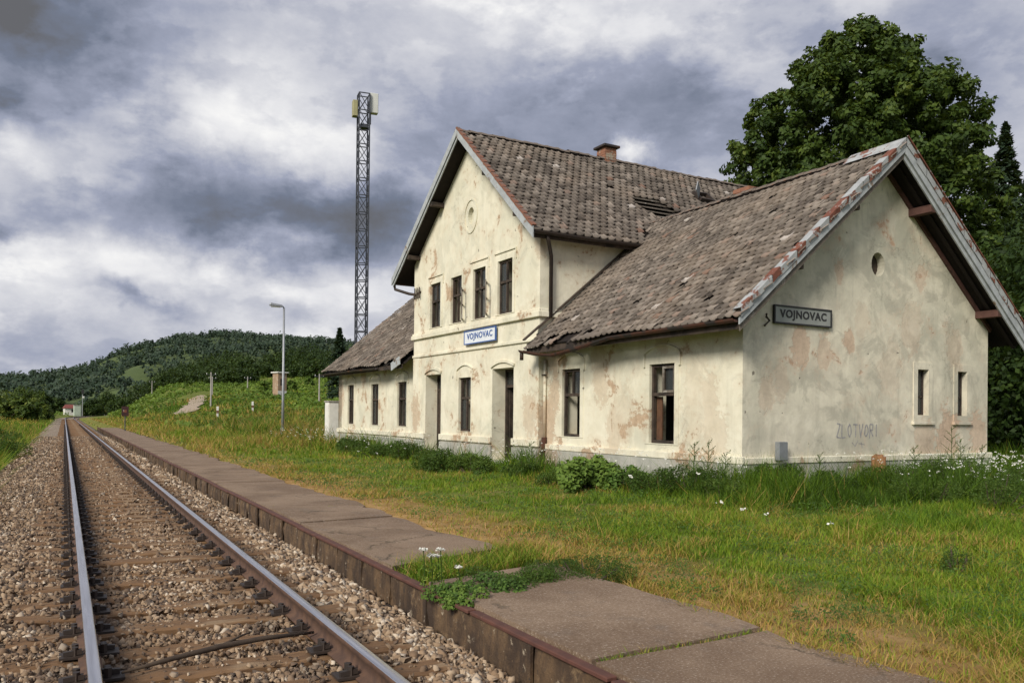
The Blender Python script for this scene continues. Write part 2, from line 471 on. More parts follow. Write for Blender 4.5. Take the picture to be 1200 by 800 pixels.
# ------------------------------------------------------------------ mesh helpers
def tag(o, label=None, cat=None, group=None, kind=None):
    for k, v in (('label', label), ('category', cat), ('group', group), ('kind', kind)):
        if v:
            o[k] = v
    return o


def empty(name, loc=(0, 0, 0), rz=0):
    o = bpy.data.objects.new(name, None)
    COL.objects.link(o)
    o.location = loc
    o.rotation_euler = (0, 0, rz)
    return o


def link(name, me, mat=None, parent=None, loc=None, rot=None):
    o = bpy.data.objects.new(name, me)
    COL.objects.link(o)
    if mat is not None and not me.materials:
        me.materials.append(mat)
    if parent:
        o.parent = parent
    if loc is not None:
        o.location = loc
    if rot is not None:
        o.rotation_euler = rot
    return o


def npmesh(name, V, Fc, tint=None, smooth=False):
    """V (n,3); Fc (m,k) equal-size faces; tint per vertex"""
    me = bpy.data.meshes.new(name)
    V = np.ascontiguousarray(V, np.float32)
    Fc = np.ascontiguousarray(Fc, np.int32)
    k = Fc.shape[1]
    me.vertices.add(len(V))
    me.vertices.foreach_set('co', V.ravel())
    me.loops.add(Fc.size)
    me.loops.foreach_set('vertex_index', Fc.ravel())
    me.polygons.add(len(Fc))
    me.polygons.foreach_set('loop_start', np.arange(0, Fc.size, k, dtype=np.int32))
    if smooth:
        me.polygons.foreach_set('use_smooth', np.ones(len(Fc), bool))
    if tint is not None:
        a = me.attributes.new('tint', 'FLOAT', 'POINT')
        a.data.foreach_set('value', np.ascontiguousarray(tint, np.float32))
    me.update(calc_edges=True)
    return me


class MB:
    def __init__(s):
        s.v = []
        s.f = []

    def add(s, vs, fs):
        b = len(s.v)
        s.v += [tuple(v) for v in vs]
        s.f += [tuple(i + b for i in f) for f in fs]
        return s

    def box(s, x0, x1, y0, y1, z0, z1):
        vs = [(x, y, z) for z in (z0, z1) for y in (y0, y1) for x in (x0, x1)]
        return s.add(vs, [(0, 2, 3, 1), (4, 5, 7, 6), (0, 1, 5, 4), (2, 6, 7, 3), (0, 4, 6, 2), (1, 3, 7, 5)])

    def bar(s, a, b, w, h, upv=(0, 0, 1)):
        a, b = Vector(a), Vector(b)
        d = (b - a).normalized()
        u = Vector(upv)
        if abs(d.dot(u)) > .98:
            u = Vector((0, 1, 0))
        x = d.cross(u).normalized()
        y = x.cross(d)
        vs = []
        for p in (a, b):
            for i, j in ((-1, -1), (1, -1), (1, 1), (-1, 1)):
                vs.append(p + x * (i * w / 2) + y * (j * h / 2))
        return s.add(vs, [(0, 1, 2, 3), (7, 6, 5, 4), (0, 4, 5, 1), (1, 5, 6, 2), (2, 6, 7, 3), (3, 7, 4, 0)])

    def tube(s, pts, rad, n=8, cap=True):
        pts = [Vector(p) for p in pts]
        rads = rad if isinstance(rad, (list, tuple)) else [rad] * len(pts)
        vs = []
        for i, p in enumerate(pts):
            d = (pts[min(i + 1, len(pts) - 1)] - pts[max(i - 1, 0)]).normalized()
            u = Vector((0, 0, 1)) if abs(d.z) < .9 else Vector((1, 0, 0))
            x = d.cross(u).normalized()
            y = x.cross(d)
            for k in range(n):
                a = 2 * math.pi * k / n
                vs.append(p + (x * math.cos(a) + y * math.sin(a)) * rads[i])
        fs = []
        for i in range(len(pts) - 1):
            for k in range(n):
                k2 = (k + 1) % n
                fs.append((i * n + k, i * n + k2, (i + 1) * n + k2, (i + 1) * n + k))
        if cap:
            fs.append(tuple(range(n - 1, -1, -1)))
            fs.append(tuple((len(pts) - 1) * n + k for k in range(n)))
        return s.add(vs, fs)

    def mesh(s, name, bevel=0, smooth=False):
        me = bpy.data.meshes.new(name)
        me.from_pydata(s.v, [], s.f)
        bm = bmesh.new()
        bm.from_mesh(me)
        bmesh.ops.recalc_face_normals(bm, faces=bm.faces)
        if bevel:
            bmesh.ops.bevel(bm, geom=list(bm.edges), offset=bevel, segments=1, affect='EDGES', clamp_overlap=True)
        bm.to_mesh(me)
        bm.free()
        if smooth:
            for p in me.polygons:
                p.use_smooth = True
        return me

    def build(s, name, mat, parent=None, bevel=0, smooth=False, loc=None, rot=None):
        return link(name, s.mesh(name, bevel, smooth), mat, parent, loc, rot)


def slab_mesh(mb, outer, holes, fn, d0, d1):
    """2-D outline with holes, front at depth d0 and back at d1; fn(u, v, d) -> xyz"""
    loops = [outer] + holes
    tris = tessellate_polygon([[Vector((p[0], p[1], 0)) for p in lp] for lp in loops])
    flat = [p for lp in loops for p in lp]
    n = len(flat)
    vs = [fn(p[0], p[1], d0) for p in flat] + [fn(p[0], p[1], d1) for p in flat]
    fs = [tuple(q) for q in tris] + [tuple(i + n for i in reversed(q)) for q in tris]
    b = 0
    for lp in loops:
        k = len(lp)
        for i in range(k):
            j = (i + 1) % k
            fs.append((b + i, b + j, b + j + n, b + i + n))
        b += k
    return mb.add(vs, fs)


def rect(u0, u1, v0, v1):
    return [(u0, v0), (u1, v0), (u1, v1), (u0, v1)]


def arch(u0, u1, v0, v1, rise, n=8):
    pts = [(u0, v0), (u1, v0)]
    for i in range(n + 1):
        q = 1 - 2 * i / n
        pts.append(((u0 + u1) / 2 + q * (u1 - u0) / 2, v1 + rise * (1 - q * q)))
    return pts


def oval(u, v, a, b, n=20):
    return [(u + a * math.cos(2 * math.pi * i / n), v + b * math.sin(2 * math.pi * i / n)) for i in range(n)]


# value noise on the plane for scattering
LAT = RNG.random((257, 257))


def vnoise(x, y, s):
    x = np.asarray(x) * s + 1000.3
    y = np.asarray(y) * s + 1000.7
    xi, yi = np.floor(x).astype(int), np.floor(y).astype(int)
    fx, fy = x - xi, y - yi
    fx, fy = fx * fx * (3 - 2 * fx), fy * fy * (3 - 2 * fy)
    g = lambda i, j: LAT[i % 256, j % 256]
    return (g(xi, yi) * (1 - fx) + g(xi + 1, yi) * fx) * (1 - fy) + (g(xi, yi + 1) * (1 - fx) + g(xi + 1, yi + 1) * fx) * fy


def fbm(x, y, s):
    return (vnoise(x, y, s) + .5 * vnoise(x, y, s * 2.1) + .25 * vnoise(x, y, s * 4.3)) / 1.75


def sstep(a, b, x):
    q = np.clip((np.asarray(x, float) - a) / (b - a), 0, 1)
    return q * q * (3 - 2 * q)


# ------------------------------------------------------------------ terrain
def track_x(Y):
    Y = np.asarray(Y, float)
    return np.where(Y > 190, (Y - 190) ** 2 / 1300, 0)


def H(X, Y):
    X = np.asarray(X, float)
    Y = np.asarray(Y, float)
    Xr = X - track_x(Y)
    right = .0 + .12 * sstep(5, 11, Xr)
    left = -.34 + .5 * sstep(-2.5, -12, Xr) if False else -.34 + .55 * (1 - sstep(-12, -1.9, Xr))
    bed = -.50
    h = np.where(Xr > 4.1, right, np.where(Xr < -1.75, left, bed))
    h = np.where((Xr > 2.74) & (Xr <= 4.1), -.25 + 0 * Xr, h)
    k = .028 + .00065 * np.clip(X, 0, 120)
    hs = k * np.clip(Y - 58, 0, 260) * sstep(5, 26, Xr)
    hl = .010 * np.clip(Y - 80, 0, 260) * (1 - sstep(-40, -6, Xr))
    und = (fbm(X, Y, .06) - .5) * .5 * sstep(30, 80, Y) * sstep(3, 8, np.abs(Xr - .9))
    return h + hs + hl + und


def hz(x, y):
    return float(H(x, y))


def terrain():
    rr = np.concatenate([np.linspace(.5, 12, 24), np.geomspace(12.6, 420, 90), np.geomspace(450, 6000, 24)])
    aa = np.concatenate([np.linspace(-math.pi, -.25, 40)[:-1], np.linspace(-.25, 1.3, 200), np.linspace(1.3, math.pi, 34)[1:]])
    A, RR = np.meshgrid(aa, rr, indexing='ij')
    X, Y = np.sin(A) * RR, np.cos(A) * RR
    Z = H(X, Y)
    Z = np.where(RR > 430, Z * 0 - 1 + np.minimum(Z, 8) * np.clip(1 - (RR - 430) / 500, 0, 1), Z)
    na, nr = A.shape
    idx = np.arange(na * nr).reshape(na, nr)
    q = np.stack([idx[:-1, :-1], idx[:-1, 1:], idx[1:, 1:], idx[1:, :-1]], -1).reshape(-1, 4)
    me = npmesh('ground', np.stack([X, Y, Z], -1).reshape(-1, 3), q, None, True)
    o = link('ground', me, M['ground'])
    tag(o, kind='structure')


# ground is one sheet; finer strips are needed where it steps, so build it on a graded XY grid instead
def terrain_grid():
    xs = np.concatenate([-np.geomspace(6000, 30, 26), np.linspace(-28, -1.95, 28), [-1.72, 2.5, 2.70, 2.78, 4.0, 4.18], np.linspace(4.6, 40, 60), np.geomspace(41.5, 320, 60), np.geomspace(350, 6000, 16)])
    ys = np.concatenate([-np.geomspace(6000, 14, 20), np.linspace(-12, 60, 60), np.geomspace(61.5, 420, 110), np.geomspace(450, 6000, 18)])
    Y, Xr = np.meshgrid(ys, xs, indexing='ij')
    X = Xr + np.where(np.abs(Xr) < 60, track_x(np.minimum(Y, 330)), 0)
    Z = H(X, Y)
    far = np.clip((np.hypot(X, Y) - 420) / 400, 0, 1)
    Z = np.minimum(Z, 26) * (1 - far) + far * -1.0
    n, k = Z.shape
    idx = np.arange(n * k).reshape(n, k)
    q = np.stack([idx[:-1, :-1], idx[:-1, 1:], idx[1:, 1:], idx[1:, :-1]], -1).reshape(-1, 4)
    me = npmesh('ground', np.stack([X, Y, Z], -1).reshape(-1, 3), q, None, True)
    tag(link('ground', me, M['ground']), kind='structure')


terrain_grid()

# ------------------------------------------------------------------ far hill with its wood
RIDGE = [(-260, 446), (-120, 442), (0, 436), (60, 432), (95, 426), (125, 416), (150, 405), (185, 398), (215, 391), (250, 388), (290, 389), (330, 391), (370, 394), (410, 399), (470, 407), (560, 416), (700, 426), (900, 440), (1300, 452), (1700, 462)]
ra, re_ = [], []
for px, py in RIDGE:
    d = pix_dir(px, py)
    ra.append(math.atan2(d.x, d.y))
    re_.append(d.z / math.hypot(d.x, d.y))


def hill_h(A, rho):
    e = np.interp(A, ra, re_)
    top = e * 1250 - 11
    w = sstep(420, 1250, rho)
    lump = (fbm(A * 1250 / 60, rho / 60, 1.0) - .5) * 26 * np.sin(np.pi * np.clip((rho - 420) / 830, 0, 1))
    fall = 1 - .5 * sstep(1250, 2200, rho)
    return -3 + top * w * fall + lump


def hill():
    aa = np.linspace(-.75, 1.6, 190)
    rr = np.linspace(400, 2200, 60)
    A, RR = np.meshgrid(aa, rr, indexing='ij')
    Z = hill_h(A, RR)
    X, Y = np.sin(A) * RR, np.cos(A) * RR
    n, k = Z.shape
    idx = np.arange(n * k).reshape(n, k)
    q = np.stack([idx[:-1, :-1], idx[:-1, 1:], idx[1:, 1:], idx[1:, :-1]], -1).reshape(-1, 4)
    me = npmesh('hill', np.stack([X, Y, Z], -1).reshape(-1, 3), q, None, True)
    tag(link('hill', me, mottled('hill_grass', (.055, .080, .026), (.075, .105, .032), .02, 1, 0, None, bst=0)), kind='structure')


hill()


def rand_dirs(n):
    v = RNG.normal(size=(n, 3))
    return v / np.linalg.norm(v, axis=1, keepdims=True)


def leaf_quads(P, size, tint, nrm=None, flat=.0, aspect=.6):
    """a pointed four-cornered leaf at each point; size per leaf"""
    n = len(P)
    a = rand_dirs(n)
    if nrm is not None:
        a = a * 1.0
        nn = nrm + rand_dirs(n) * .75
        nn /= np.linalg.norm(nn, axis=1, keepdims=True)
        a = a - nn * (a * nn).sum(1, keepdims=True)
        a /= np.linalg.norm(a, axis=1, keepdims=True) + 1e-9
        b = np.cross(nn, a)
    else:
        b = np.cross(a, rand_dirs(n))
        b /= np.linalg.norm(b, axis=1, keepdims=True) + 1e-9
    s = np.asarray(size).reshape(-1, 1) * np.ones((n, 1))
    V = np.stack([P - a * s, P + b * s * aspect + a * s * .1, P + a * s, P - b * s * aspect + a * s * .1], 1).reshape(-1, 3)
    Fc = np.arange(4 * n).reshape(n, 4)
    return V, Fc, np.repeat(tint, 4)


def blob_points(n, c, r):
    """points in the outer shell of an ellipsoid with outward normals"""
    d = rand_dirs(n)
    k = RNG.random(n) ** .35
    k = .35 + .65 * k
    return np.asarray(c) + d * np.asarray(r) * k[:, None], d


def forest():
    # one mass of woodland on the far hill; nobody could count its trees
    n = 8200
    A = RNG.uniform(-.5, .62, n)
    rho = np.sqrt(RNG.uniform(430 ** 2, 1330 ** 2, n))
    # clearings
    d1 = pix_dir(125, 424)
    d2 = pix_dir(197, 424)
    a1, a2 = math.atan2(d1.x, d1.y), math.atan2(d2.x, d2.y)
    clear = (A > a1) & (A < a2) & (rho > 740) & (rho < 800) & (fbm(A * 900 / 30, rho / 30, 1) > .40)
    clear |= (rho < 560) & (A < .12) & (fbm(A * 500 / 40 + 3, rho / 40, 1) > .5)
    A, rho = A[~clear], rho[~clear]
    n = len(A)
    X, Y, Z = np.sin(A) * rho, np.cos(A) * rho, hill_h(A, rho)
    hgt = RNG.uniform(8, 13, n) * np.clip(rho / 900, .5, 1)
    con = RNG.random(n) < .3
    L = 28
    d = rand_dirs(n * L).reshape(n, L, 3)
    w = np.where(con, .26, .42)[:, None, None] * hgt[:, None, None]
    k = (.5 + .5 * RNG.random((n, L, 1)))
    off = d * k * w
    off[:, :, 2:] = d[:, :, 2:] * k * hgt[:, None, None] * .46
    zz = off[:, :, 2] / hgt[:, None] + .5
    sh = np.where(con[:, None], np.clip(1.25 - zz * 1.15, .12, 1), 1)
    off[:, :, :2] *= sh[:, :, None]
    P = np.stack([X, Y, Z + hgt * .5], -1)[:, None, :] + off
    tint = np.clip(.48 + .06 * RNG.normal(size=(n, 1)) - .08 * con[:, None] + .05 * RNG.normal(size=(n, L)), 0, 1)
    V, Fc, tn = leaf_quads(P.reshape(-1, 3), RNG.uniform(.9, 1.7, n * L), tint.ravel(), (d * .4 + np.array([-.3, -.3, .55])).reshape(-1, 3), aspect=.8)
    o = link('forest', npmesh('forest', V, Fc, tn), M['forest_leaf'])
    tag(o, 'dark mixed forest covering the far hill', 'forest', kind='stuff')


forest()

# ------------------------------------------------------------------ railway
TRK = empty('railway_track')
tag(TRK, 'straight single railway track on brown gravel', 'railway track', kind='structure')
XL, XR_ = .167, 1.667


def rail_path():
    return np.concatenate([np.linspace(-8, 60, 18), np.linspace(64, 190, 16), np.linspace(196, 330, 24)])


def make_rail(xc):
    prof = [(-.068, -.165), (.068, -.165), (.068, -.152), (.016, -.135), (.011, -.055), (.034, -.042), (.036, -.006), (.028, 0), (-.028, 0), (-.036, -.006), (-.034, -.042), (-.011, -.055), (-.016, -.135), (-.068, -.152)]
    ys = rail_path()
    ts = track_x(ys)
    n = len(prof)
    V = np.array([(xc + dx + tx, y, z) for y, tx in zip(ys, ts) for dx, z in prof])
    Fc = []
    mi = []
    for i in range(len(ys) - 1):
        for k in range(n):
            k2 = (k + 1) % n
            Fc.append((i * n + k, (i + 1) * n + k, (i + 1) * n + k2, i * n + k2))
            mi.append(1 if k in (6, 7, 8) else 0)
    me = npmesh('rail', V, np.array(Fc))
    me.materials.append(M['rail'])
    me.materials.append(M['rail_top'])
    me.polygons.foreach_set('material_index', np.array(mi, np.int32))
    o = link('rail', me, None, TRK)
    return o


make_rail(XL)
make_rail(XR_)
# sleepers: individual, a few mesh variants share data
slm = []
for i in range(5):
    mb = MB()
    nx = 14
    vs = []
    hw = [.13 + random.uniform(-.012, .012) for _ in range(nx + 1)]
    for k in range(nx + 1):
        x = -1.27 + 2.54 * k / nx
        zt = random.uniform(-.012, .006)
        vs += [(x, -hw[k], -.16), (x, -hw[k], -.014 + zt), (x, -hw[k] + .03, zt), (x, hw[k] - .03, zt), (x, hw[k], -.014 + zt), (x, hw[k], -.16)]
    fs = [(6 * k + a, 6 * k + a + 1, 6 * k + a + 7, 6 * k + a + 6) for k in range(nx) for a in range(5)]
    fs += [(0, 1, 2, 3, 4, 5), tuple(6 * nx + q for q in (5, 4, 3, 2, 1, 0))]
    mb.add(vs, fs)
    slm.append(mb.mesh('sleeper'))
cl = MB()
cl.box(-.075, .075, -.075, .075, 0, .016)
cl.bar((-.05, -.03, .03), (.06, -.03, .04), .035, .03)
cl.tube([(.02, .03, .012), (.02, .03, .075)], .024, 6)
cl.tube([(.02, -.03, .012), (.02, -.03, .07)], .022, 6)
clm = cl.mesh('rail_clip')
restclip = MB()
y = 1.9
si = 0
clipn = 0
while y < 185:
    if si < 290:
        ly = y + random.uniform(-.03, .03)
        o = link('sleeper', slm[si % 5], M['sleeper'], TRK, (.917 + random.uniform(-.03, .03), ly, -.158 + random.uniform(-.012, .004)), (0, 0, random.uniform(-.012, .012)))
        if y < 48:
            for xc in (XL, XR_):
                for sg in (-1, 1):
                    if clipn < 300:
                        link('rail_clip', clm, M['black_metal'], TRK, (xc + sg * .105, ly, -.158), (0, 0, 0 if sg < 0 else math.pi))
                        clipn += 1
                    else:
                        restclip.box(xc + sg * .105 - .06, xc + sg * .105 + .06, ly - .07, ly + .07, -.16, -.10)
        elif y < 110:
            for xc in (XL, XR_):
                for sg in (-1, 1):
                    restclip.box(xc + sg * .105 - .06, xc + sg * .105 + .06, ly - .07, ly + .07, -.16, -.10)
    si += 1
    y += .62
rc = restclip.build('rail_clip', M['black_metal'], TRK)
rc['kind'] = 'stuff'


def ballast_bed():
    ys = rail_path()
    prof = [(-2.6, -.62), (-2.0, -.48), (-1.6, -.285), (-1.25, -.205), (-.4, -.205), (.17, -.215), (.9, -.225), (1.67, -.215), (2.2, -.215), (2.60, -.25), (2.63, -.6)]
    yy = np.concatenate([np.arange(-8, 60, .5), np.linspace(60, 330, 90)])
    n = len(prof)
    V = []
    for q in yy:
        tx = float(track_x(q))
        for dx, z in prof:
            V.append((dx + tx + (random.uniform(-.05, .05) if dx < -1.5 else 0), q, z + random.uniform(-.015, .015)))
    idx = np.arange(len(V)).reshape(len(yy), n)
    qd = np.stack([idx[:-1, :-1], idx[:-1, 1:], idx[1:, 1:], idx[1:, :-1]], -1).reshape(-1, 4)
    o = link('ballast_bed', npmesh('ballast_bed', np.array(V), qd, None, True), M['ballast'])
    tag(o, kind='structure')


ballast_bed()


def bed_z(X):
    return np.interp(X, [-2.6, -2.0, -1.6, -1.25, -.4, .17, .9, 1.67, 2.25, 2.62], [-.62, -.48, -.285, -.205, -.205, -.215, -.225, -.215, -.215, -.25])


def stones():
    cube = [(-1, -1, -.8), (1, -1, -.8), (1, 1, -.8), (-1, 1, -.8), (-.8, -.9, .8), (.9, -.8, .7), (.7, .9, .8), (-.9, .7, .9)]
    fcu = [(0, 1, 5), (0, 5, 4), (1, 2, 6), (1, 6, 5), (2, 3, 7), (2, 7, 6), (3, 0, 4), (3, 4, 7), (4, 5, 6), (4, 6, 7)]
    octa = [(1, 0, -.3), (0, 1, -.3), (-1, 0, -.3), (0, -1, -.3), (.3, .2, .8), (-.3, -.2, .8)]
    foc = [(0, 1, 4), (1, 2, 5), (1, 5, 4), (2, 3, 5), (3, 0, 4), (3, 4, 5)]
    Vs, Fs, Ts = [], [], []
    base = 0
    for (y0, y1, n, smin, smax, kind) in [(2.0, 6.5, 36000, .007, .021, 0), (6.5, 13, 34000, .009, .024, 0), (13, 26, 26000, .018, .038, 1), (26, 60, 16000, .030, .055, 1)]:
        X = RNG.uniform(-1.85, 2.6, n)
        Y = RNG.uniform(y0, y1, n)
        # sleepers stay partly uncovered
        ph = np.abs(((Y - 1.9 + .31) % .62) - .31)
        on = (ph < .145) & (X > -.40) & (X < 2.22)
        keep = ~on | (RNG.random(n) < .10 + .55 * (fbm(X, Y, .9) > .58) * (X > .4) * (X < 1.4))
        keep &= (np.abs(X - XL) > .07) & (np.abs(X - XR_) > .07)
        dens = fbm(X, Y, .5)
        keep &= RNG.random(n) < .55 + .9 * dens
        X, Y, on = X[keep], Y[keep], on[keep]
        n = len(X)
        sz = RNG.uniform(smin, smax, n) * (1 + .35 * (X > 2.0)) * np.where(on, .8, 1)
        Z = bed_z(X) + sz * .25 + np.where(on, .055, RNG.uniform(-.01, .04, n)) - .03 * sstep(2.2, 2.55, X)
        Z = np.minimum(Z, np.where((np.abs(X - XL) < .18) | (np.abs(X - XR_) < .18), -.15, 9))
        pv = np.array(cube if kind == 0 else octa)
        pf = np.array(fcu if kind == 0 else foc)
        k = len(pv)
        V = pv[None] * (1 + RNG.uniform(-.38, .3, (n, k, 1))) + RNG.uniform(-.5, .5, (n, k, 3))
        V = V * RNG.uniform(.45, 1.25, (n, 1, 3))
        a = RNG.uniform(0, 2 * math.pi, n)
        b = RNG.uniform(-1.2, 1.2, n)
        ca, sa, cb, sb = np.cos(a)[:, None], np.sin(a)[:, None], np.cos(b)[:, None], np.sin(b)[:, None]
        x, y_, z = V[..., 0], V[..., 1], V[..., 2]
        y2, z2 = y_ * cb - z * sb, y_ * sb + z * cb
        x2, y3 = x * ca - y2 * sa, x * sa + y2 * ca
        V = np.stack([x2, y3, z2], -1) * sz[:, None, None] + np.stack([X, Y, Z], -1)[:, None, :]
        Vs.append(V.reshape(-1, 3))
        Fs.append((pf[None] + (np.arange(n) * k)[:, None, None]).reshape(-1, 3) + base)
        tn = np.clip(.47 + .29 * RNG.normal(size=n) + .16 * (X > 2.05), 0, 1)
        Ts.append(np.repeat(tn, k))
        base += n * k
    me = npmesh('ballast', np.concatenate(Vs), np.concatenate(Fs), np.concatenate(Ts))
    tag(link('ballast', me, M['stone']), 'loose brown ballast stones between and beside the rails', 'gravel', kind='stuff')


stones()

# ------------------------------------------------------------------ platform
PLT = empty('platform')
tag(PLT, 'low cracked platform of concrete slabs beside the track', 'platform', kind='structure')
PX = 2.67
# edge panels with upright joints, and their rusty cap lengths
y = .3
pi_ = 0
while y < 84:
    ln = .86 + random.uniform(-.04, .04)
    ox = random.uniform(-.012, .012)
    mb = MB()
    nz, ny = 4, 6
    vs = []
    for i in range(ny + 1):
        for j in range(nz + 1):
            yy = .012 + (ln - .024) * i / ny
            vs.append((random.uniform(-.012, .012) + (.012 if j == nz else 0), yy, -.45 + .452 * j / nz - (random.uniform(0, .03) if j == nz and i in (0, ny) else 0)))
    fs = [(i * (nz + 1) + j, i * (nz + 1) + j + 1, (i + 1) * (nz + 1) + j + 1, (i + 1) * (nz + 1) + j) for i in range(ny) for j in range(nz)]
    mb.add(vs, fs)
    mb.box(.012, .11, .012, ln - .012, -.45, 0)
    mb.build('edge_panel', M['edge'], PLT, loc=(PX + ox, y, 0), rot=(0, 0, random.uniform(-.006, .006)))
    if pi_ % 2 == 0:
        cm = MB()
        cm.bar((.02, .0, .016), (.02, ln * 2 - .015, .016 + random.uniform(-.006, .006)), .075, .03)
        cm.build('edge_cap', M['edge_cap'], PLT, .006, loc=(PX + ox - .005, y, 0), rot=(0, 0, random.uniform(-.004, .004)))
    else:
        pb = MB().box(-.022, .0, -.05, .05, -.45, -.002)
        pb.build('edge_post', M['edge'], PLT, loc=(PX - .002, y, 0))
    y += ln
    pi_ += 1


def slab(y0, y1, x1a, x1b, zt, tilt=0, jag=.07, skew0=0, skew1=0):
    xl = PX + .09
    n = max(6, int((y1 - y0) / .35))
    pts = []
    w = x1a - xl
    for i in range(5):
        q = i / 4
        pts.append((xl + w * q, y0 + skew0 * q + random.uniform(-.015, .015)))
    for i in range(1, n):
        q = i / n
        pts.append((x1a + (x1b - x1a) * q + random.uniform(-jag, jag) + .05 * math.sin(i * .9), y0 + skew0 + (y1 + skew1 - y0 - skew0) * q))
    for i in range(5):
        q = 1 - i / 4
        pts.append((xl + (x1b - xl) * q, y1 + skew1 * q + random.uniform(-.015, .015)))
    mb = MB()
    yc = (y0 + y1) / 2
    slab_mesh(mb, pts, [], lambda u, v, d: (u, v, d + tilt * (v - yc)), zt, zt - .25)
    mb.build('platform_slab', M['slab'], PLT)


slab(-1.0, 2.62, 4.30, 4.25, .030, 0)
slab(2.66, 4.02, 4.25, 4.22, .034, .002, .05, 0, .10)
slab(4.08, 6.55, 4.22, 4.18, .044, .003, .04, .10, .38)
slab(7.45, 10.9, 4.16, 4.10, .030, -.002, .06, .55, .2)
slab(10.95, 12.6, 4.12, 4.16, .042, .004, .07, .2, -.1)
slab(12.66, 17.8, 4.18, 4.12, .030, 0, .07, -.1, 0)
slab(17.86, 24.4, 4.16, 4.2, .034, 0, .08)
slab(24.5, 33.0, 4.2, 4.3, .026, 0, .1)
slab(33.1, 44.0, 4.3, 4.2, .03, 0, .12)
slab(44.1, 60.0, 4.2, 4.2, .03, 0, .15)
slab(60.1, 80.0, 4.2, 4.1, .03, 0, .15)

# ------------------------------------------------------------------ station
BETA = .0163
ST = empty('railway_station', (10.994, 11.395, 0), BETA)
tag(ST, 'derelict cream two storey station house with brown tiled roofs', 'station building')
cb_, sb_ = math.cos(BETA), math.sin(BETA)


def bw(s, t_, z):        # building metres -> world
    return (10.994 + s * cb_ - t_ * sb_, 11.395 + s * sb_ + t_ * cb_, z)


WD, T1, T2, T3, PJ = 7.66, 6.946, 15.28, 24.18, .177
OV, EV, ZE, ZR = .588, .659, 3.335, 7.095
TQ, TR, TL, TA, ZTE, ZTR = .51, 6.48, 16.16, 10.957, 6.196, 9.98
TD = 11.4                     # depth of the main body
MID = WD / 2
WSL = (ZR - ZE) / (MID + EV)  # wing roof slope
RSL = (ZTR - ZTE) / (TA - TR)
LSL = (ZTR - ZTE) / (TL - TA)
RTH = .24                     # roof build-up below the tile surface


def wz(s):                    # wing roof surface
    return ZR - abs(s - MID) * WSL


def tz(t_):                   # main roof surface
    return ZTR - (TA - t_) * RSL if t_ < TA else ZTR - (t_ - TA) * LSL


fr = lambda s0: (lambda u, v, d: (s0 + d, u, v))      # a wall facing the track
gb = lambda t0: (lambda u, v, d: (u, t0 + d, v))      # a wall across the house
GZ = -.3
PLZ = .72                     # top of the plinth

WING_WIN = [(5.32, 6.11, .97, 2.62), (1.89, 2.69, .92, 2.58)]
LEFT_WIN = [(22.13, 22.9, 1.05, 2.68), (19.18, 20.02, 1.04, 2.64), (16.32, 17.2, 1.04, 2.64)]
DOORS = [(13.0, 14.23, .30, 2.78), (8.27, 9.5, .22, 2.78)]
MIDWIN = (10.84, 11.68, .98, 2.6)
UPWIN = [(13.08, 13.88, 4.31, 5.74), (11.52, 12.29, 4.31, 5.74), (9.95, 10.75, 4.29, 5.77), (8.37, 9.21, 4.28, 5.77)]

# walls
mb = MB()
slab_mesh(mb, [(0, GZ), (T1 - .005, GZ), (T1 - .005, wz(0) - RTH), (0, wz(0) - RTH)], [rect(a, b, c, d) for a, b, c, d in WING_WIN], fr(0), 0, .45)
mb.build('front_wall', M['plaster'], ST)
mb = MB()
slab_mesh(mb, [(T2 + .005, GZ), (T3, GZ), (T3, wz(0) - RTH), (T2 + .005, wz(0) - RTH)], [rect(a, b, c, d) for a, b, c, d in LEFT_WIN], fr(0), 0, .45)
mb.build('front_wall', M['plaster'], ST)
mb = MB()
zt1, zt2 = tz(T1) - RTH, tz(T2) - RTH
slab_mesh(mb, [(T1, GZ), (T2, GZ), (T2, zt2), (TA, ZTR - RTH), (T1, zt1)], [rect(a, b, c, d) for a, b, c, d in DOORS + [MIDWIN] + UPWIN] + [oval(10.96, 7.42, .20, .26)], fr(-PJ), 0, .55)
mb.build('front_wall', M['plaster'], ST)
mb = MB()
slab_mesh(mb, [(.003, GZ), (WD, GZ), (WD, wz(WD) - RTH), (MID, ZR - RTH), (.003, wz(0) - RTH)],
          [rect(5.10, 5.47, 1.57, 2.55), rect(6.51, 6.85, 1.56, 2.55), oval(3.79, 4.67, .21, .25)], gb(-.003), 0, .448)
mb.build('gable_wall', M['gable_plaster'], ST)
mb = MB()
slab_mesh(mb, [(0, GZ), (WD, GZ), (WD, wz(WD) - RTH), (MID, ZR - RTH), (0, wz(0) - RTH)], [], gb(T3 - .45), 0, .448)
mb.build('gable_wall', M['plaster'], ST)
for t0, zt in ((T1 + .004, zt1), (T2 - .454, zt2)):
    mb = MB()
    slab_mesh(mb, [(-PJ + .552, GZ), (TD, GZ), (TD, zt), (-PJ + .552, zt)], [], gb(t0), 0, .45)
    mb.build('side_wall', M['plaster'], ST)
mb = MB()
slab_mesh(mb, [(T1 + .46, GZ), (T2 - .46, GZ), (T2 - .46, zt2), (TA, ZTR - RTH), (T1 + .46, zt1)], [], fr(TD - .45), 0, .45)
mb.build('back_wall', M['plaster'], ST)
for ta_, tb_ in ((.45, T1 - .01), (T2 + .01, T3 - .46)):
    mb = MB()
    slab_mesh(mb, [(ta_, GZ), (tb_, GZ), (tb_, wz(WD) - RTH), (ta_, wz(WD) - RTH)], [], fr(WD - .45), 0, .448)
    mb.build('back_wall', M['plaster'], ST)
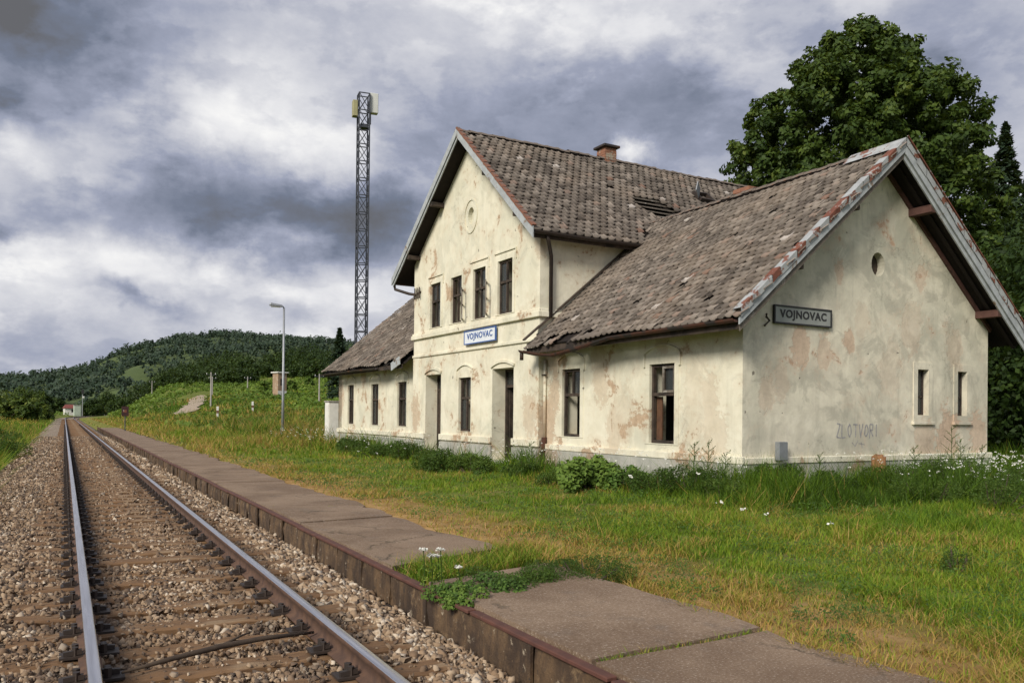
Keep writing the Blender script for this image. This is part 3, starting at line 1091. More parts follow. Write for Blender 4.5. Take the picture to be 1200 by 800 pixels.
# rooms: floors, ceilings and inner walls that keep the openings dark
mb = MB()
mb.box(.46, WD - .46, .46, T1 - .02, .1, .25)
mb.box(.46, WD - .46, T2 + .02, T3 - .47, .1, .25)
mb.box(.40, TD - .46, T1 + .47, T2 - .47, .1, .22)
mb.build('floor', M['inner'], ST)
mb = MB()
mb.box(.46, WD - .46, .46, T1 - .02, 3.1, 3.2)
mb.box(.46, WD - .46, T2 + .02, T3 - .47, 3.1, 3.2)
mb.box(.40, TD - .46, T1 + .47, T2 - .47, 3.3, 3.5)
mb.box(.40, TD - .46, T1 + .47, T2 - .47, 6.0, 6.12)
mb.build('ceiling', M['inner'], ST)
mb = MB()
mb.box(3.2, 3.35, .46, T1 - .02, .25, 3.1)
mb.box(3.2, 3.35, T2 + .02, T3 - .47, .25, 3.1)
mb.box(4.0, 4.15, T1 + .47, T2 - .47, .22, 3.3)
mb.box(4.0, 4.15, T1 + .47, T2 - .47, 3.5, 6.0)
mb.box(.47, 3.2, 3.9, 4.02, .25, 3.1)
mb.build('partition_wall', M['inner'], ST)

# plinth and its ledge
mb = MB()
for (s0, ta_, tb_) in ((0, -.06, T1), (0, T2, T3 + .05)):
    mb.box(s0 - .055, s0 + .02, ta_ + (.002 if ta_ < 0 else .0), tb_, GZ, PLZ - .11)
mb.box(.03, WD + .055, -.062, .02, GZ, PLZ - .113)
pieces = [(T1 - .05, 8.27), (9.5, 13.0), (14.23, T2 + .05)]
for a_, b_ in pieces:
    mb.box(-PJ - .055, -PJ + .02, a_, b_, GZ, PLZ - .10)
mb.build('plinth', M['plinth'], ST)
mb = MB()
mb.box(-.075, .012, -.082, T1 - .003, PLZ - .108, PLZ + .04)
mb.box(.016, WD + .08, -.085, .008, PLZ - .11, PLZ + .02)
mb.box(-.07, .012, T2 + .003, T3 + .06, PLZ - .05, PLZ + .12)
for a_, b_ in pieces:
    mb.box(-PJ - .08, -PJ + .012, a_, b_, PLZ - .05, PLZ + .14)
mb.build('plinth_ledge', M['trim'], ST, .015)
# storey bands on the tall front
for zc, hh, pr in ((4.10, .09, .085), (4.19, .06, .05), (3.45, .055, .05)):
    mb = MB()
    mb.box(-PJ - pr, -PJ + .01, T1 - pr, T2 + pr * .8, zc - hh, zc + hh * .6)
    mb.box(-PJ + .012, .9, T1 - pr, T1 + .01, zc - hh, zc + hh * .6)
    mb.build('storey_band', M['trim'], ST, .012)
# corner pilasters, barely proud of the face
MB().box(-PJ - .022, -PJ + .01, T1 - .004, T1 + .52, PLZ + .141, 3.39).build('pilaster', M['trim'], ST, .008)
MB().box(-PJ - .022, -PJ + .01, T2 - .52, T2 + .004, PLZ + .141, 3.39).build('pilaster', M['trim'], ST, .008)


def surround(s0, w, wd=.14, rise=.10, keyed=True, lug=.0):
    a, b, c, d = w
    mb = MB()
    out = arch(a - wd, b + wd, c - .02, d + .16, rise)
    slab_mesh(mb, out, [rect(a - .004, b + .004, c, d + .002)], fr(s0), -.014, .004)
    o = mb.build('window_surround', M['trim'], ST)
    # thin raised hood moulding over the arch
    n = 12
    mid_, hw_ = (a + b) / 2, (b - a) / 2 + wd + .03
    up_, lo_ = [], []
    for i in range(n + 1):
        q = 1 - 2 * i / n
        z_ = d + .24 + rise * 1.5 * (1 - q * q)
        up_.append((mid_ + q * hw_, z_ + .02))
        lo_.append((mid_ + q * hw_, z_ - .02))
    mb = MB()
    slab_mesh(mb, up_ + lo_[::-1], [], fr(s0), -.04, .004)
    mb.build('hood_moulding', M['trim'], ST)
    for sg in (-1, 1):
        MB().box(s0 - .036, s0 + .004, mid_ + sg * hw_ - .025, mid_ + sg * hw_ + .025, d - .05, d + .215).build('hood_stop', M['trim'], ST)


def window(s0, w, depth=.055, style='casement', mat='wood_dark', panes=(), sill=False, split=None):
    a, b, c, d = w
    s = s0 + depth
    mb = MB()
    fw_ = .065
    slab_mesh(mb, rect(a + .004, b - .004, c + .004, d - .004), [rect(a + fw_, b - fw_, c + fw_, d - fw_)], fr(s), 0, .07)
    o = mb.build('window', M[mat], ST)
    zt = c + (d - c) * (.62 if split is None else split)
    tm = MB().box(s - .018, s + .06, a + .03, b - .03, zt - .035, zt + .035)
    tm.build('transom', M[mat], o)
    mu = MB()
    mid_ = (a + b) / 2
    if style != 'half':
        mu.box(s - .006, s + .052, mid_ - .028, mid_ + .028, c + .05, zt - .036)
    mu.box(s - .006, s + .052, mid_ - .028, mid_ + .028, zt + .036, d - .05)
    mu.build('mullion', M[mat], o)
    cells = [(a + fw_ + .004, mid_ - .03, c + fw_ + .003, zt - .037), (mid_ + .03, b - fw_ - .004, c + fw_ + .003, zt - .037),
             (a + fw_ + .004, mid_ - .03, zt + .037, d - fw_ - .003), (mid_ + .03, b - fw_ - .004, zt + .037, d - fw_ - .003)]
    for k in panes:
        q = cells[k]
        MB().box(s + .03, s + .036, *q).build('pane', M['glass'], o)
    if sill:
        sm_ = MB().box(s0 - .07, s0 + depth - .004, a - .10, b + .10, c - .075, c - .004)
        sm_.build('window_sill', M['trim'], ST, .01)
    return o


surround(0, WING_WIN[0])
surround(0, WING_WIN[1])
window(0, WING_WIN[0], style='half', mat='wood_dark', panes=(2,))
w2 = window(0, WING_WIN[1], style='half', mat='wood_dark', panes=(2,))
# pale sash hanging in the upper right corner, and a broken brown leaf below
a, b, c, d = WING_WIN[1]
mb = MB()
slab_mesh(mb, rect(a + .03, (a + b) / 2 + .02, c + 1.06, d - .05), [rect(a + .075, (a + b) / 2 - .025, c + 1.11, d - .10)], fr(.02), 0, .03)
mb.build('sash', M['wood_grey'], w2)
MB().box(.14, .17, b - .24, b - .07, c + .07, c + .98).build('shutter_leaf', M['wood_brown'], w2)
MB().box(1.4, 1.46, (a + b) / 2 - .12, (a + b) / 2 + .22, .25, 2.3).build('inner_door', M['white_paint'], ST)
for i, w in enumerate(LEFT_WIN):
    surround(0, w, .12, .09)
    window(0, w, panes=((2, 3), (2, 3, 1), (2, 0))[i])
surround(-PJ, MIDWIN, .10, .10)
mw = window(-PJ, MIDWIN, depth=.07, panes=(2, 1))
MB().box(-PJ + .30, -PJ + .33, MIDWIN[0] + .08, MIDWIN[0] + .30, MIDWIN[2] + .05, MIDWIN[2] + .95).build('shutter_leaf', M['wood_brown'], mw)
for i, w in enumerate(UPWIN):
    a, b, c, d = w
    mb = MB()
    slab_mesh(mb, rect(a - .13, b + .13, c - .02, d + .13), [rect(a - .003, b + .003, c, d)], fr(-PJ), -.02, .004)
    mb.build('window_surround', M['trim'], ST)
    if i != 1:
        mb = MB()
        mb.box(-PJ - .035, -PJ + .004, a - .2, b + .2, d + .22, d + .26)
        mb.box(-PJ - .033, -PJ + .004, a - .22, a - .18, d - .05, d + .225)
        mb.build('hood_moulding', M['trim'], ST)
    window(-PJ, w, depth=.05, mat='wood_dark', panes=((0, 2, 3), (2,), (2, 0), (3, 1))[i], split=.6)
# casements standing open over the tracks
for (th, dirn, z0, z1, wdt) in ((11.50, -1, 4.36, 5.30, .40), (9.93, -1, 4.36, 5.32, .42)):
    o = MB()
    s_, = (-PJ,)
    ang = R(62)
    cx_, sx2 = math.cos(ang), math.sin(ang)
    f2 = lambda u, v, dd: (-PJ - .02 - u * cx_ + dd * sx2 * .5, th - u * sx2 - dd * cx_, v)
    slab_mesh(o, rect(0, wdt, z0, z1), [rect(.05, wdt - .05, z0 + .05, (z0 + z1) / 2 - .02), rect(.05, wdt - .05, (z0 + z1) / 2 + .02, z1 - .05)], f2, 0, .035)
    o.build('open_casement', M['wood_grey'], ST)
# round gable window of the tall front: inner ring and raised circle
mb = MB()
slab_mesh(mb, oval(10.96, 7.42, .44, .52, 28), [oval(10.96, 7.42, .39, .47, 28)], fr(-PJ), -.025, .004)
mb.build('round_moulding', M['trim'], ST)
mb = MB()
slab_mesh(mb, oval(10.96, 7.42, .205, .262, 24), [], fr(-PJ), .13, .16)
mb.build('round_window_disc', M['trim'], ST)
# gable slit windows with surrounds
for a, b in ((5.10, 5.47), (6.51, 6.85)):
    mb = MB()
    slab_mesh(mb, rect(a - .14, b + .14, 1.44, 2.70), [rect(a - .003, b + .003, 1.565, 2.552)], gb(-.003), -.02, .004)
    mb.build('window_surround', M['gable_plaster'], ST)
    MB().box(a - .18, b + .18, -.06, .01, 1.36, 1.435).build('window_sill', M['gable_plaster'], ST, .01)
    mb = MB()
    slab_mesh(mb, rect(a + .003, b - .003, 1.57, 2.547), [rect(a + .04, b - .04, 1.61, 2.51)], gb(.10), 0, .05)
    o = mb.build('window', M['wood_dark'], ST)
    MB().box(a + .042, b - .042, .12, .126, 1.612, 2.508).build('pane', M['glass'], o)
    MB().box(a + .04, b - .04, .102, .14, 1.95, 1.99).build('transom', M['wood_dark'], o)

mb = MB()
slab_mesh(mb, oval(3.79, 4.67, .215, .255, 24), [], gb(-.003), .17, .19)
mb.build('round_window_disc', M['wood_dark'], ST)  # added dark disc stands in for the unlit depth of the opening


# doors
def door(w, open_=False):
    a, b, c, d = w
    s = -PJ + .42
    mb = MB()
    slab_mesh(mb, rect(a + .004, b - .004, c, d - .004), [rect(a + .07, b - .07, c + .002, d - .52), rect(a + .07, b - .07, d - .44, d - .07)], fr(s), 0, .08)
    o = mb.build('door', M['wood_dark'], ST)
    MB().box(s + .03, s + .036, a + .075, b - .075, d - .435, d - .075).build('pane', M['glass'], o)
    mb = MB()
    if open_:
        mb.box(s + .085, s + .085 + .95, b - .13, b - .085, c + .02, d - .53)
        mb.build('door_leaf', M['wood_dark'], o)
    else:
        for q in range(5):
            u0 = a + .075 + q * (b - a - .15) / 5
            MB().box(s + .02 + random.uniform(0, .006), s + .055, u0 + .004, u0 + (b - a - .15) / 5 - .004, c + .02, d - .525).build('door_plank', M['wood_dark'], o)
        MB().tube([(s - .03, a + .18, 1.28), (s + .03, a + .18, 1.28)], .02, 8).build('handle', M['galv'], o)
    # arched head
    hb = MB()
    n = 8
    for i in range(n):
        q0, q1 = 1 - 2 * i / n, 1 - 2 * (i + 1) / n
        f3 = lambda q: (-PJ - .02, (a + b) / 2 + q * ((b - a) / 2 + .06), d + .06 + .13 * (1 - q * q))
        hb.bar(f3(q0), f3(q1), .05, .07)
    hb.build('door_arch', M['trim'], ST)
    mb = MB()
    mb.box(-PJ - .5, -PJ + .4, a - .1, b + .1, GZ, .12)
    mb.box(-PJ - .25, -PJ + .4, a + .003, b - .003, .122, c - .004)
    mb.build('door_step', M['concrete'], ST, .015)


door(DOORS[0], False)
door(DOORS[1], True)

# ------------------------------------------------------------------ roofs
ROOF = empty('roof')
ROOF.parent = ST


def tile_proto(wd=.262, ln=.33):
    """interlocking pan with a rolled edge and a rounded nose; x across, y up the slope, z off the slope"""
    xs = [0, .10, .30, .52, .74, .84, .92, 1.0]
    zs = [.012, .0, -.005, -.006, 0, .022, .026, .012]
    nose = [.0, -.022, -.048, -.058, -.044, -.02, -.016, .0]
    V, Fc = [], []
    k = len(xs)
    for row, (yy, zo) in enumerate(((ln + .05, .0), (0, .044), (0, .006))):
        for x, z, q in zip(xs, zs, nose):
            V.append((x * wd, yy + (q if row else 0), z + zo + (.0 if row < 2 else -.01)))
    for r_ in range(2):
        for i in range(k - 1):
            Fc.append((r_ * k + i, (r_ + 1) * k + i, (r_ + 1) * k + i + 1, r_ * k + i + 1))
    return np.array(V), np.array(Fc)


TV, TF = tile_proto()
TWD, TLN = .262, .30
indiv = []          # candidate transforms for separate tiles
stuffV, stuffF, stuffT = [], [], []
sbase = 0


def tile_slope(origin, ax, ay, width, length, keep, tag_=0, sag=None, TWD=.215, TLN=.20):
    """origin at the eave, ax along the eave, ay up the slope"""
    origin, ax, ay = Vector(origin), Vector(ax), Vector(ay)
    az_ = ax.cross(ay).normalized()
    rows = max(2, round(length / TLN - .27))
    TLN = length / (rows + .27)
    cols = int(width / TWD) + 1
    out = []
    for r_ in range(rows):
        for c_ in range(-1, cols):
            x = c_ * TWD + (TWD / 2 if r_ % 2 else 0)
            yv = r_ * TLN
            if x < -.02 or x + TWD > width + .06:
                continue
            yy = yv + random.uniform(-.012, .012)
            zz = random.uniform(0, .014)
            p = origin + ax * x + ay * yy + az_ * zz
            cen = p + ax * TWD / 2 + ay * TLN / 2
            if not keep(cen, r_, c_):
                continue
            if sag:
                p = p + Vector((0, 0, sag(cen)))
            slip = random.random()
            ang = random.gauss(0, .03) if slip > .05 else random.gauss(0, .13)
            tilt = random.gauss(0, .03) + (.05 if slip < .04 else 0)
            u = random.random()
            tint = min(.88, max(0, random.gauss(.5, .19)))
            if u < .006:
                tint = 1.0
            elif u < .012:
                tint = .93
            out.append((p, ax, ay, az_, ang, tilt, tint, TWD / .262, TLN / .30))
    return out


def tile_matrix(p, ax, ay, az_, ang, tilt, kx=1, ky=1):
    b = Matrix((ax, ay, az_)).transposed().to_4x4()
    return Matrix.Translation(p) @ b @ Matrix.Rotation(ang, 4, 'Z') @ Matrix.Rotation(-tilt, 4, 'X') @ Matrix.Diagonal((kx, ky, (kx + ky) / 2, 1))


sl = math.sqrt(1 + WSL ** 2)
wing_len = (MID + EV) * sl
dn = .075   # tiles lie this far below the nominal surface so that their rolls reach it
tiles_near, tiles_rest = [], []


def wing_keep(cen, r_, c_):
    s, t_, z = cen
    if z < ZTE - .06:
        if t_ > T1 - .05:
            return False
    elif t_ > TR + (z - ZTE) / RSL - .05:
        return False
    if r_ < 2 and 4.1 < t_ < 6.0 and random.random() < .75:
        return False
    if r_ == 2 and 4.7 < t_ < 5.8 and random.random() < .45:
        return False
    return random.random() > .006


def wing_sag(cen):
    s, t_, z = cen
    k = max(0, 1 - (z - ZE) / 1.6)
    return -.05 * k * math.sin(t_ * .9 + .6) ** 2 - .12 * k * max(0, (t_ - 4.2) / 2.7) ** 1.5 - .05 * math.exp(-((s - MID) ** 2) / 1.2) * math.sin(max(0, t_) * .42) ** 2


ayf = Vector((1, 0, WSL)).normalized()
ayb = Vector((-1, 0, WSL)).normalized()
tiles_near = tile_slope((-EV, TR + 1.2, ZE - dn), (0, -1, 0), ayf, TR + 1.2 + OV + .04, wing_len, wing_keep, sag=wing_sag, TWD=.198, TLN=.185)
tiles_rest += tile_slope((WD + EV, -OV + .05, ZE - dn), (0, 1, 0), ayb, TR + 1.2 + OV, wing_len, wing_keep, TWD=.33, TLN=.36)
lk = lambda cen, r_, c_: cen[1] > T2 + .05 and not (r_ == 0 and 15.9 < cen[1] < 17.2 and random.random() < .7) and random.random() > .006
tiles_rest += tile_slope((-EV, T3 + .35, ZE - dn + .05), (0, -1, 0), ayf, T3 + .35 - T2, wing_len, lk, sag=lambda c: -.07 * max(0, 1 - (c[2] - ZE) / 1.5) * math.sin(c[1] * .8) ** 2)
tiles_rest += tile_slope((WD + EV, T2, ZE - dn + .05), (0, 1, 0), ayb, T3 + .35 - T2, wing_len, lambda cen, r_, c_: True, TWD=.33, TLN=.36)
# main roof
rl = (TA - TR) * math.sqrt(1 + RSL ** 2)
ll = (TL - TA) * math.sqrt(1 + LSL ** 2)
ayr = Vector((0, 1, RSL)).normalized()
ayl = Vector((0, -1, LSL)).normalized()
HOLE = [(3.95, 8.80), (5.05, 8.98), (5.75, 8.10), (4.5, 7.70)]      # (s, t) of the gap in the tiles


def in_poly(x, y, poly):
    c = False
    n = len(poly)
    for i in range(n):
        x1, y1 = poly[i]
        x2, y2 = poly[(i + 1) % n]
        if (y1 > y) != (y2 > y) and x < (x2 - x1) * (y - y1) / (y2 - y1) + x1:
            c = not c
    return c


def main_keep(cen, r_, c_):
    s, t_, z = cen
    if wz(s) > z + .04 and t_ < TA:
        return False
    if in_poly(s, t_, HOLE):
        return False
    return random.random() > .003


main_sag = lambda c: -.05 * math.sin(max(0, c[0]) * .5) ** 2 * (c[2] - ZTE) / 3.8
tiles_main = tile_slope((-PJ - TQ + .04, TR, ZTE - dn), (1, 0, 0), ayr, TD + .5 + PJ + TQ, rl, main_keep, sag=main_sag, TWD=.25, TLN=.23)
tiles_rest += tile_slope((TD + .4, TL, ZTE - dn), (-1, 0, 0), ayl, TD + .4 + PJ + TQ - .04, ll, lambda c, a, b: True, TWD=.33, TLN=.36)
# the tiles that show largest become separate pieces
camv = Vector((0, 0, CAMH))


def tdist(tl):
    return (Vector(bw(*tl[0])) - camv).length


cand = sorted(tiles_near + tiles_main, key=tdist)
sep_tiles, rest = cand[:300], cand[300:] + tiles_rest
variants = {}
for tl in sep_tiles:
    key = round(tl[6] * 8) / 8 if tl[6] < .9 else tl[6]
    if key not in variants:
        variants[key] = npmesh('roof_tile', TV, TF, np.full(len(TV), key))
        variants[key].materials.append(M['tile'])
    o = bpy.data.objects.new('roof_tile', variants[key])
    COL.objects.link(o)
    o.parent = ROOF
    o.matrix_local = tile_matrix(*tl[:6], *tl[7:])
k = len(TV)
TV4 = np.c_[TV, np.ones(k)]
Vs = np.empty((len(rest), k, 3))
Ts = np.empty((len(rest), k))
for i, tl in enumerate(rest):
    Vs[i] = (TV4 @ np.array(tile_matrix(*tl[:6], *tl[7:])).T)[:, :3]
    Ts[i] = tl[6]
Fs = (TF[None] + (np.arange(len(rest)) * k)[:, None, None]).reshape(-1, TF.shape[1])
o = link('roof_tile', npmesh('roof_tile', Vs.reshape(-1, 3), Fs, Ts.ravel()), M['tile'], ROOF)
o['kind'] = 'stuff'


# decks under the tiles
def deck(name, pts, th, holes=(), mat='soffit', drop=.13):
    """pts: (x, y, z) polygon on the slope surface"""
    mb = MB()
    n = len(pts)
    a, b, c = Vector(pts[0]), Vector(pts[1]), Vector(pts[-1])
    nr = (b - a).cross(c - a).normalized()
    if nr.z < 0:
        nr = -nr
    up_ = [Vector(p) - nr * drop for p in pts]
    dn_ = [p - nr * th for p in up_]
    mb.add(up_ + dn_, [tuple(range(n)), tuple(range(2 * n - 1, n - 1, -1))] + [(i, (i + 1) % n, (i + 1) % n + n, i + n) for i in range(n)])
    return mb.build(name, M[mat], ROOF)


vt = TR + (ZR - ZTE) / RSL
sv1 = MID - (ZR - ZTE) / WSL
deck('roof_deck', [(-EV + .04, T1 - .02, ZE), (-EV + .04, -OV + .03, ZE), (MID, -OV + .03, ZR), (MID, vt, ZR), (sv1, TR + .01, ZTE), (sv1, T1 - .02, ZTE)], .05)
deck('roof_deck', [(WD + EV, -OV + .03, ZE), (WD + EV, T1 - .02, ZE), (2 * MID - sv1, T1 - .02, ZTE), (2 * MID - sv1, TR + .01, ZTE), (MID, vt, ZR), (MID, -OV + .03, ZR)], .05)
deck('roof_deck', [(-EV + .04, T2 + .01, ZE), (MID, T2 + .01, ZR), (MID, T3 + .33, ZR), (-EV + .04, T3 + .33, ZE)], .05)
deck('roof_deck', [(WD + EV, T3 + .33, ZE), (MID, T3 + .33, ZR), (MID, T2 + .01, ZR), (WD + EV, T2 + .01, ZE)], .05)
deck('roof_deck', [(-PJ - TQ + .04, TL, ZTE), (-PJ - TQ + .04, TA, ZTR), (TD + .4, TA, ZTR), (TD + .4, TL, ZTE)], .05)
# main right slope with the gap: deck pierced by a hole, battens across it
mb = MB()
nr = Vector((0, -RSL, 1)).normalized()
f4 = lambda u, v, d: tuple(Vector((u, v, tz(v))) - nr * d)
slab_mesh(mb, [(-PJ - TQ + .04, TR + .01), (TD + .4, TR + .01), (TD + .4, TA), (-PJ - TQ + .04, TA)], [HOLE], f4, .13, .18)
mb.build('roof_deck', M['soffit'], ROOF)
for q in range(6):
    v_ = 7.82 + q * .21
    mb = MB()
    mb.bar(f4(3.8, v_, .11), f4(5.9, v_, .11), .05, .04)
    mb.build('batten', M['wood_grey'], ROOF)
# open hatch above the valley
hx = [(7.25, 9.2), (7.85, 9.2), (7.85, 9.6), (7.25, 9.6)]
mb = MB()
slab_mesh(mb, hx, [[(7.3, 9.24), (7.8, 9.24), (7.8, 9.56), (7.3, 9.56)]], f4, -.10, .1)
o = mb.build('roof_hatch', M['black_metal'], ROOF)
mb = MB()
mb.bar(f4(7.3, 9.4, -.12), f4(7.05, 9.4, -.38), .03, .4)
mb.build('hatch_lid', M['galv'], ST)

# ridge tiles
def ridge(p0, p1, n, mat, wob=.012, gaps=()):
    p0, p1 = Vector(p0), Vector(p1)
    d = (p1 - p0) / n
    ax = d.normalized()
    sd_ = ax.cross(Vector((0, 0, 1))).normalized()
    mbs = MB()
    L = d.length
    vs, fs = [], []
    for i, (xx, rr_) in enumerate(((0, .125), (L * .82, .105), (L * .82, .12), (L * 1.06, .125))):
        for k in range(7):
            a = math.pi * k / 6
            vs.append((xx, math.cos(a) * rr_ * 1.05, math.sin(a) * rr_ * .75 - .05))
    for i in range(3):
        for k in range(6):
            fs.append((i * 7 + k, i * 7 + k + 1, (i + 1) * 7 + k + 1, (i + 1) * 7 + k))
    mbs.add(vs, fs)
    me = mbs.mesh('ridge_tile', smooth=False)
    me.materials.append(mat)
    b = Matrix((ax, sd_, Vector((0, 0, 1)))).transposed().to_4x4()
    for i in range(n):
        if i in gaps:
            continue
        o = bpy.data.objects.new('ridge_tile', me)
        COL.objects.link(o)
        o.parent = ROOF
        o.matrix_local = Matrix.Translation(p0 + d * i + Vector((0, 0, random.uniform(-wob, wob) - .035))) @ b @ Matrix.Rotation(random.gauss(0, .02), 4, 'Z') @ Matrix.Rotation(random.gauss(0, .02), 4, 'Y')


M['ridge'] = mottled('ridge_tile_clay', (.19, .155, .13), (.13, .105, .088), 4, .9, 0, (.22, .115, .075), .9, (.56, .62), .4)
ridge((-PJ - TQ, TA, ZTR - .02), (TD + .4, TA, ZTR - .05), 32, M['ridge'])
ridge((MID, -OV + 1.1, ZR - .02), (MID, vt - .1, ZR - .04), 19, M['ridge'], .016)
ridge((MID, T2, ZR), (MID, T3 + .3, ZR), 22, M['ridge'])
# pale sheet over the first stretch of the near ridge
mb = MB()
for sg in (-1, 1):
    mb.bar((MID + sg * .14, -OV - .01, ZR - .075), (MID + sg * .14, .75, ZR - .085), .30, .02, (-sg * WSL * sg * sg if False else 0, 0, 1))
mb = MB()
mb.add([(MID - .26, -OV - .01, ZR - .19), (MID, -OV - .01, ZR + .05), (MID + .26, -OV - .01, ZR - .19), (MID - .26, .72, ZR - .2), (MID, .72, ZR + .035), (MID + .26, .72, ZR - .2)], [(0, 1, 4, 3), (1, 2, 5, 4)])
mb.build('ridge_sheet', M['flash'], ROOF)

# barge boards: the near gable
def barge(t0, slope_pts, depth, th, mat, name='barge_board'):
    (s0, z0), (s1, z1) = slope_pts
    mb = MB()
    mb.add([(s0, t0, z0), (s1, t0, z1), (s1, t0, z1 - depth), (s0, t0, z0 - depth), (s0, t0 + th, z0), (s1, t0 + th, z1), (s1, t0 + th, z1 - depth), (s0, t0 + th, z0 - depth)],
           [(0, 1, 2, 3), (7, 6, 5, 4), (0, 4, 5, 1), (1, 5, 6, 2), (2, 6, 7, 3), (3, 7, 4, 0)])
    return mb.build(name, M[mat], ROOF)


zb = -.05
barge(-OV, [(-EV, ZE + zb), (MID, ZR + zb)], .18, .035, 'board')
barge(-OV, [(WD + EV, ZE + zb), (MID + .001, ZR + zb)], .23, .035, 'board')
barge(-OV + .04, [(WD + EV - .05, ZE + zb - .17), (MID + .001, ZR + zb - .19)], .14, .03, 'board', 'lower_barge_board')
barge(-OV + .04, [(-EV + .05, ZE + zb - .17), (MID, ZR + zb - .19)], .12, .03, 'wood_grey', 'lower_barge_board')
# sheet flashings along the verge, each its own length, some rusted through
def verge(side, cuts, rusty):
    for i in range(len(cuts) - 1):
        q0, q1 = cuts[i], cuts[i + 1]
        s0 = (-EV if side < 0 else WD + EV)
        sgn = 1 if side < 0 else -1
        L = MID + EV
        sa, sb = s0 + sgn * L * q0, s0 + sgn * (L * q1 - .012)
        za, zc_ = ZE + WSL * L * q0, ZE + WSL * (L * q1 - .012)
        lift = random.uniform(.0, .03)
        j = random.uniform(-.012, .012)
        mb = MB()
        up_ = .045 + lift
        inn = .17 if side < 0 else .1
        dp_ = .10 + random.uniform(-.025, .025)
        mb.add([(sa, -OV - .02 + j, za - dp_), (sb, -OV - .02 + j, zc_ - dp_ + random.uniform(-.02, .02)), (sb, -OV - .025, zc_ + up_), (sa, -OV - .025, za + up_ - .01), (sb, -OV + inn, zc_ + up_ - .01), (sa, -OV + inn, za + up_ - .02), (sb, -OV + inn, zc_ - .03), (sa, -OV + inn, za - .03)],
               [(0, 1, 2, 3), (3, 2, 4, 5), (5, 4, 6, 7)])
        mb.build('verge_flashing', M['flash_rust' if i in rusty else 'flash'], ROOF)


verge(-1, [0, .07, .17, .215, .31, .36, .44, .50, .545, .62, .71, .75, .83, .875, .93, 1], (2, 4, 7, 8, 11, 13))
verge(1, [i / 14 for i in range(15)], ())
# thin red rim of old paint on the far side
mb = MB()
mb.bar((WD + EV, -OV - .03, ZE + .075), (MID + .02, -OV - .03, ZR + .075), .03, .025)
mb.build('verge_rim', M['flash_rust'], ROOF)
# soffit under the near gable overhang and purlin ends
for s in (MID + 1.02, MID + 3.42):
    mb = MB()
    z_ = wz(s) - .30
    mb.box(s - .09, s + .09, -OV + .07, .05, z_ - .16, z_)
    mb.build('purlin', M['wood_red'], ROOF, .008)
for s in (MID - 1.35, MID - 2.9):
    z_ = wz(s) - .30
    MB().box(s - .08, s + .08, -OV + .07, .05, z_ - .13, z_).build('purlin', M['wood_dark'], ROOF, .008)
# red edge board where the soffit meets the gable wall
mb = MB()
mb.bar((MID + .05, -.03, ZR - .36), (WD + .05, -.03, wz(WD + .05) - .32), .05, .09)
mb.build('soffit_moulding', M['wood_red'], ROOF)
# rafters of the near overhang
for i in range(1, 2):
    for sg in (-1, 1):
        a_ = (MID, -OV + .14 + i * .18, ZR - .22)
        b_ = (MID + sg * (MID + EV - .08), -OV + .14 + i * .18, ZE - .17)
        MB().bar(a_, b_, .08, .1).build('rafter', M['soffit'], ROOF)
# rafter tails under the eaves
def tails(t0, t1, n, s_e, z_e, ay):
    for i in range(n):
        t_ = t0 + (t1 - t0) * (i + .5) / n
        a_ = Vector((s_e + .08, t_, z_e - .20))
        MB().bar(a_, a_ + ay * .95, .09, .12).build('rafter_tail', M['wood_dark'], ROOF)


tails(.1, T1 - .1, 9, -EV, ZE, ayf)
tails(T2 + .2, T3, 10, -EV, ZE, ayf)

# main gable barge boards
def barge2(s0, pts, depth, th, mat, name='barge_board'):
    (t0, z0), (t1, z1) = pts
    mb = MB()
    mb.add([(s0, t0, z0), (s0, t1, z1), (s0, t1, z1 - depth), (s0, t0, z0 - depth), (s0 + th, t0, z0), (s0 + th, t1, z1), (s0 + th, t1, z1 - depth), (s0 + th, t0, z0 - depth)],
           [(0, 1, 2, 3), (7, 6, 5, 4), (0, 4, 5, 1), (1, 5, 6, 2), (2, 6, 7, 3), (3, 7, 4, 0)])
    return mb.build(name, M[mat], ROOF)


SF = -PJ - TQ
barge2(SF, [(TR, ZTE + .01), (TA, ZTR + .01)], .30, .035, 'board')
barge2(SF, [(TL, ZTE + .03), (TA + .001, ZTR + .03)], .24, .035, 'board')
barge2(SF + .04, [(TL - .05, ZTE - .17), (TA + .001, ZTR - .20)], .10, .03, 'board', 'lower_barge_board')
# red clay verge tiles along the main gable
vm = MB()
vm.add([(0, 0, 0), (0, .3, .0), (.10, .3, .0), (.10, 0, 0), (-.02, 0, .035), (-.02, .3, .03), (.10, .3, .035), (.10, 0, .045), (-.02, 0, -.02), (-.02, .3, -.02)], [(4, 5, 6, 7), (4, 8, 9, 5), (4, 7, 3, 0), (1, 2, 6, 5)])
vme = vm.mesh('verge_tile')
vme.materials.append(M['tile_red'])
nvt = int(rl / .285)
for i in range(nvt):
    o = bpy.data.objects.new('verge_tile', vme)
    COL.objects.link(o)
    o.parent = ROOF
    p = Vector((SF, TR, ZTE)) + ayr * (i * rl / nvt)
    b = Matrix((Vector((1, 0, 0)), ayr, Vector((1, 0, 0)).cross(ayr))).transposed().to_4x4()
    o.matrix_local = Matrix.Translation(p + Vector((0, 0, random.uniform(-.006, .008)))) @ b @ Matrix.Rotation(random.gauss(0, .015), 4, 'Z') @ Matrix.Rotation(-.04, 4, 'X')
# purlin ends of the main gable
for t_ in (TR + 1.1, TR + 2.9, TL - 1.3, TL - 3.2):
    z_ = tz(t_) - .30
    MB().box(SF + .08, -PJ + .05, t_ - .08, t_ + .08, z_ - .14, z_).build('purlin', M['wood_dark'], ROOF, .008)
# main eave: fascia, gutter and rafter tails on the near side
MB().box(SF + .05, 4.0, TR + .06, TR + .10, ZTE - .26, ZTE - .10).build('fascia', M['wood_dark'], ROOF)


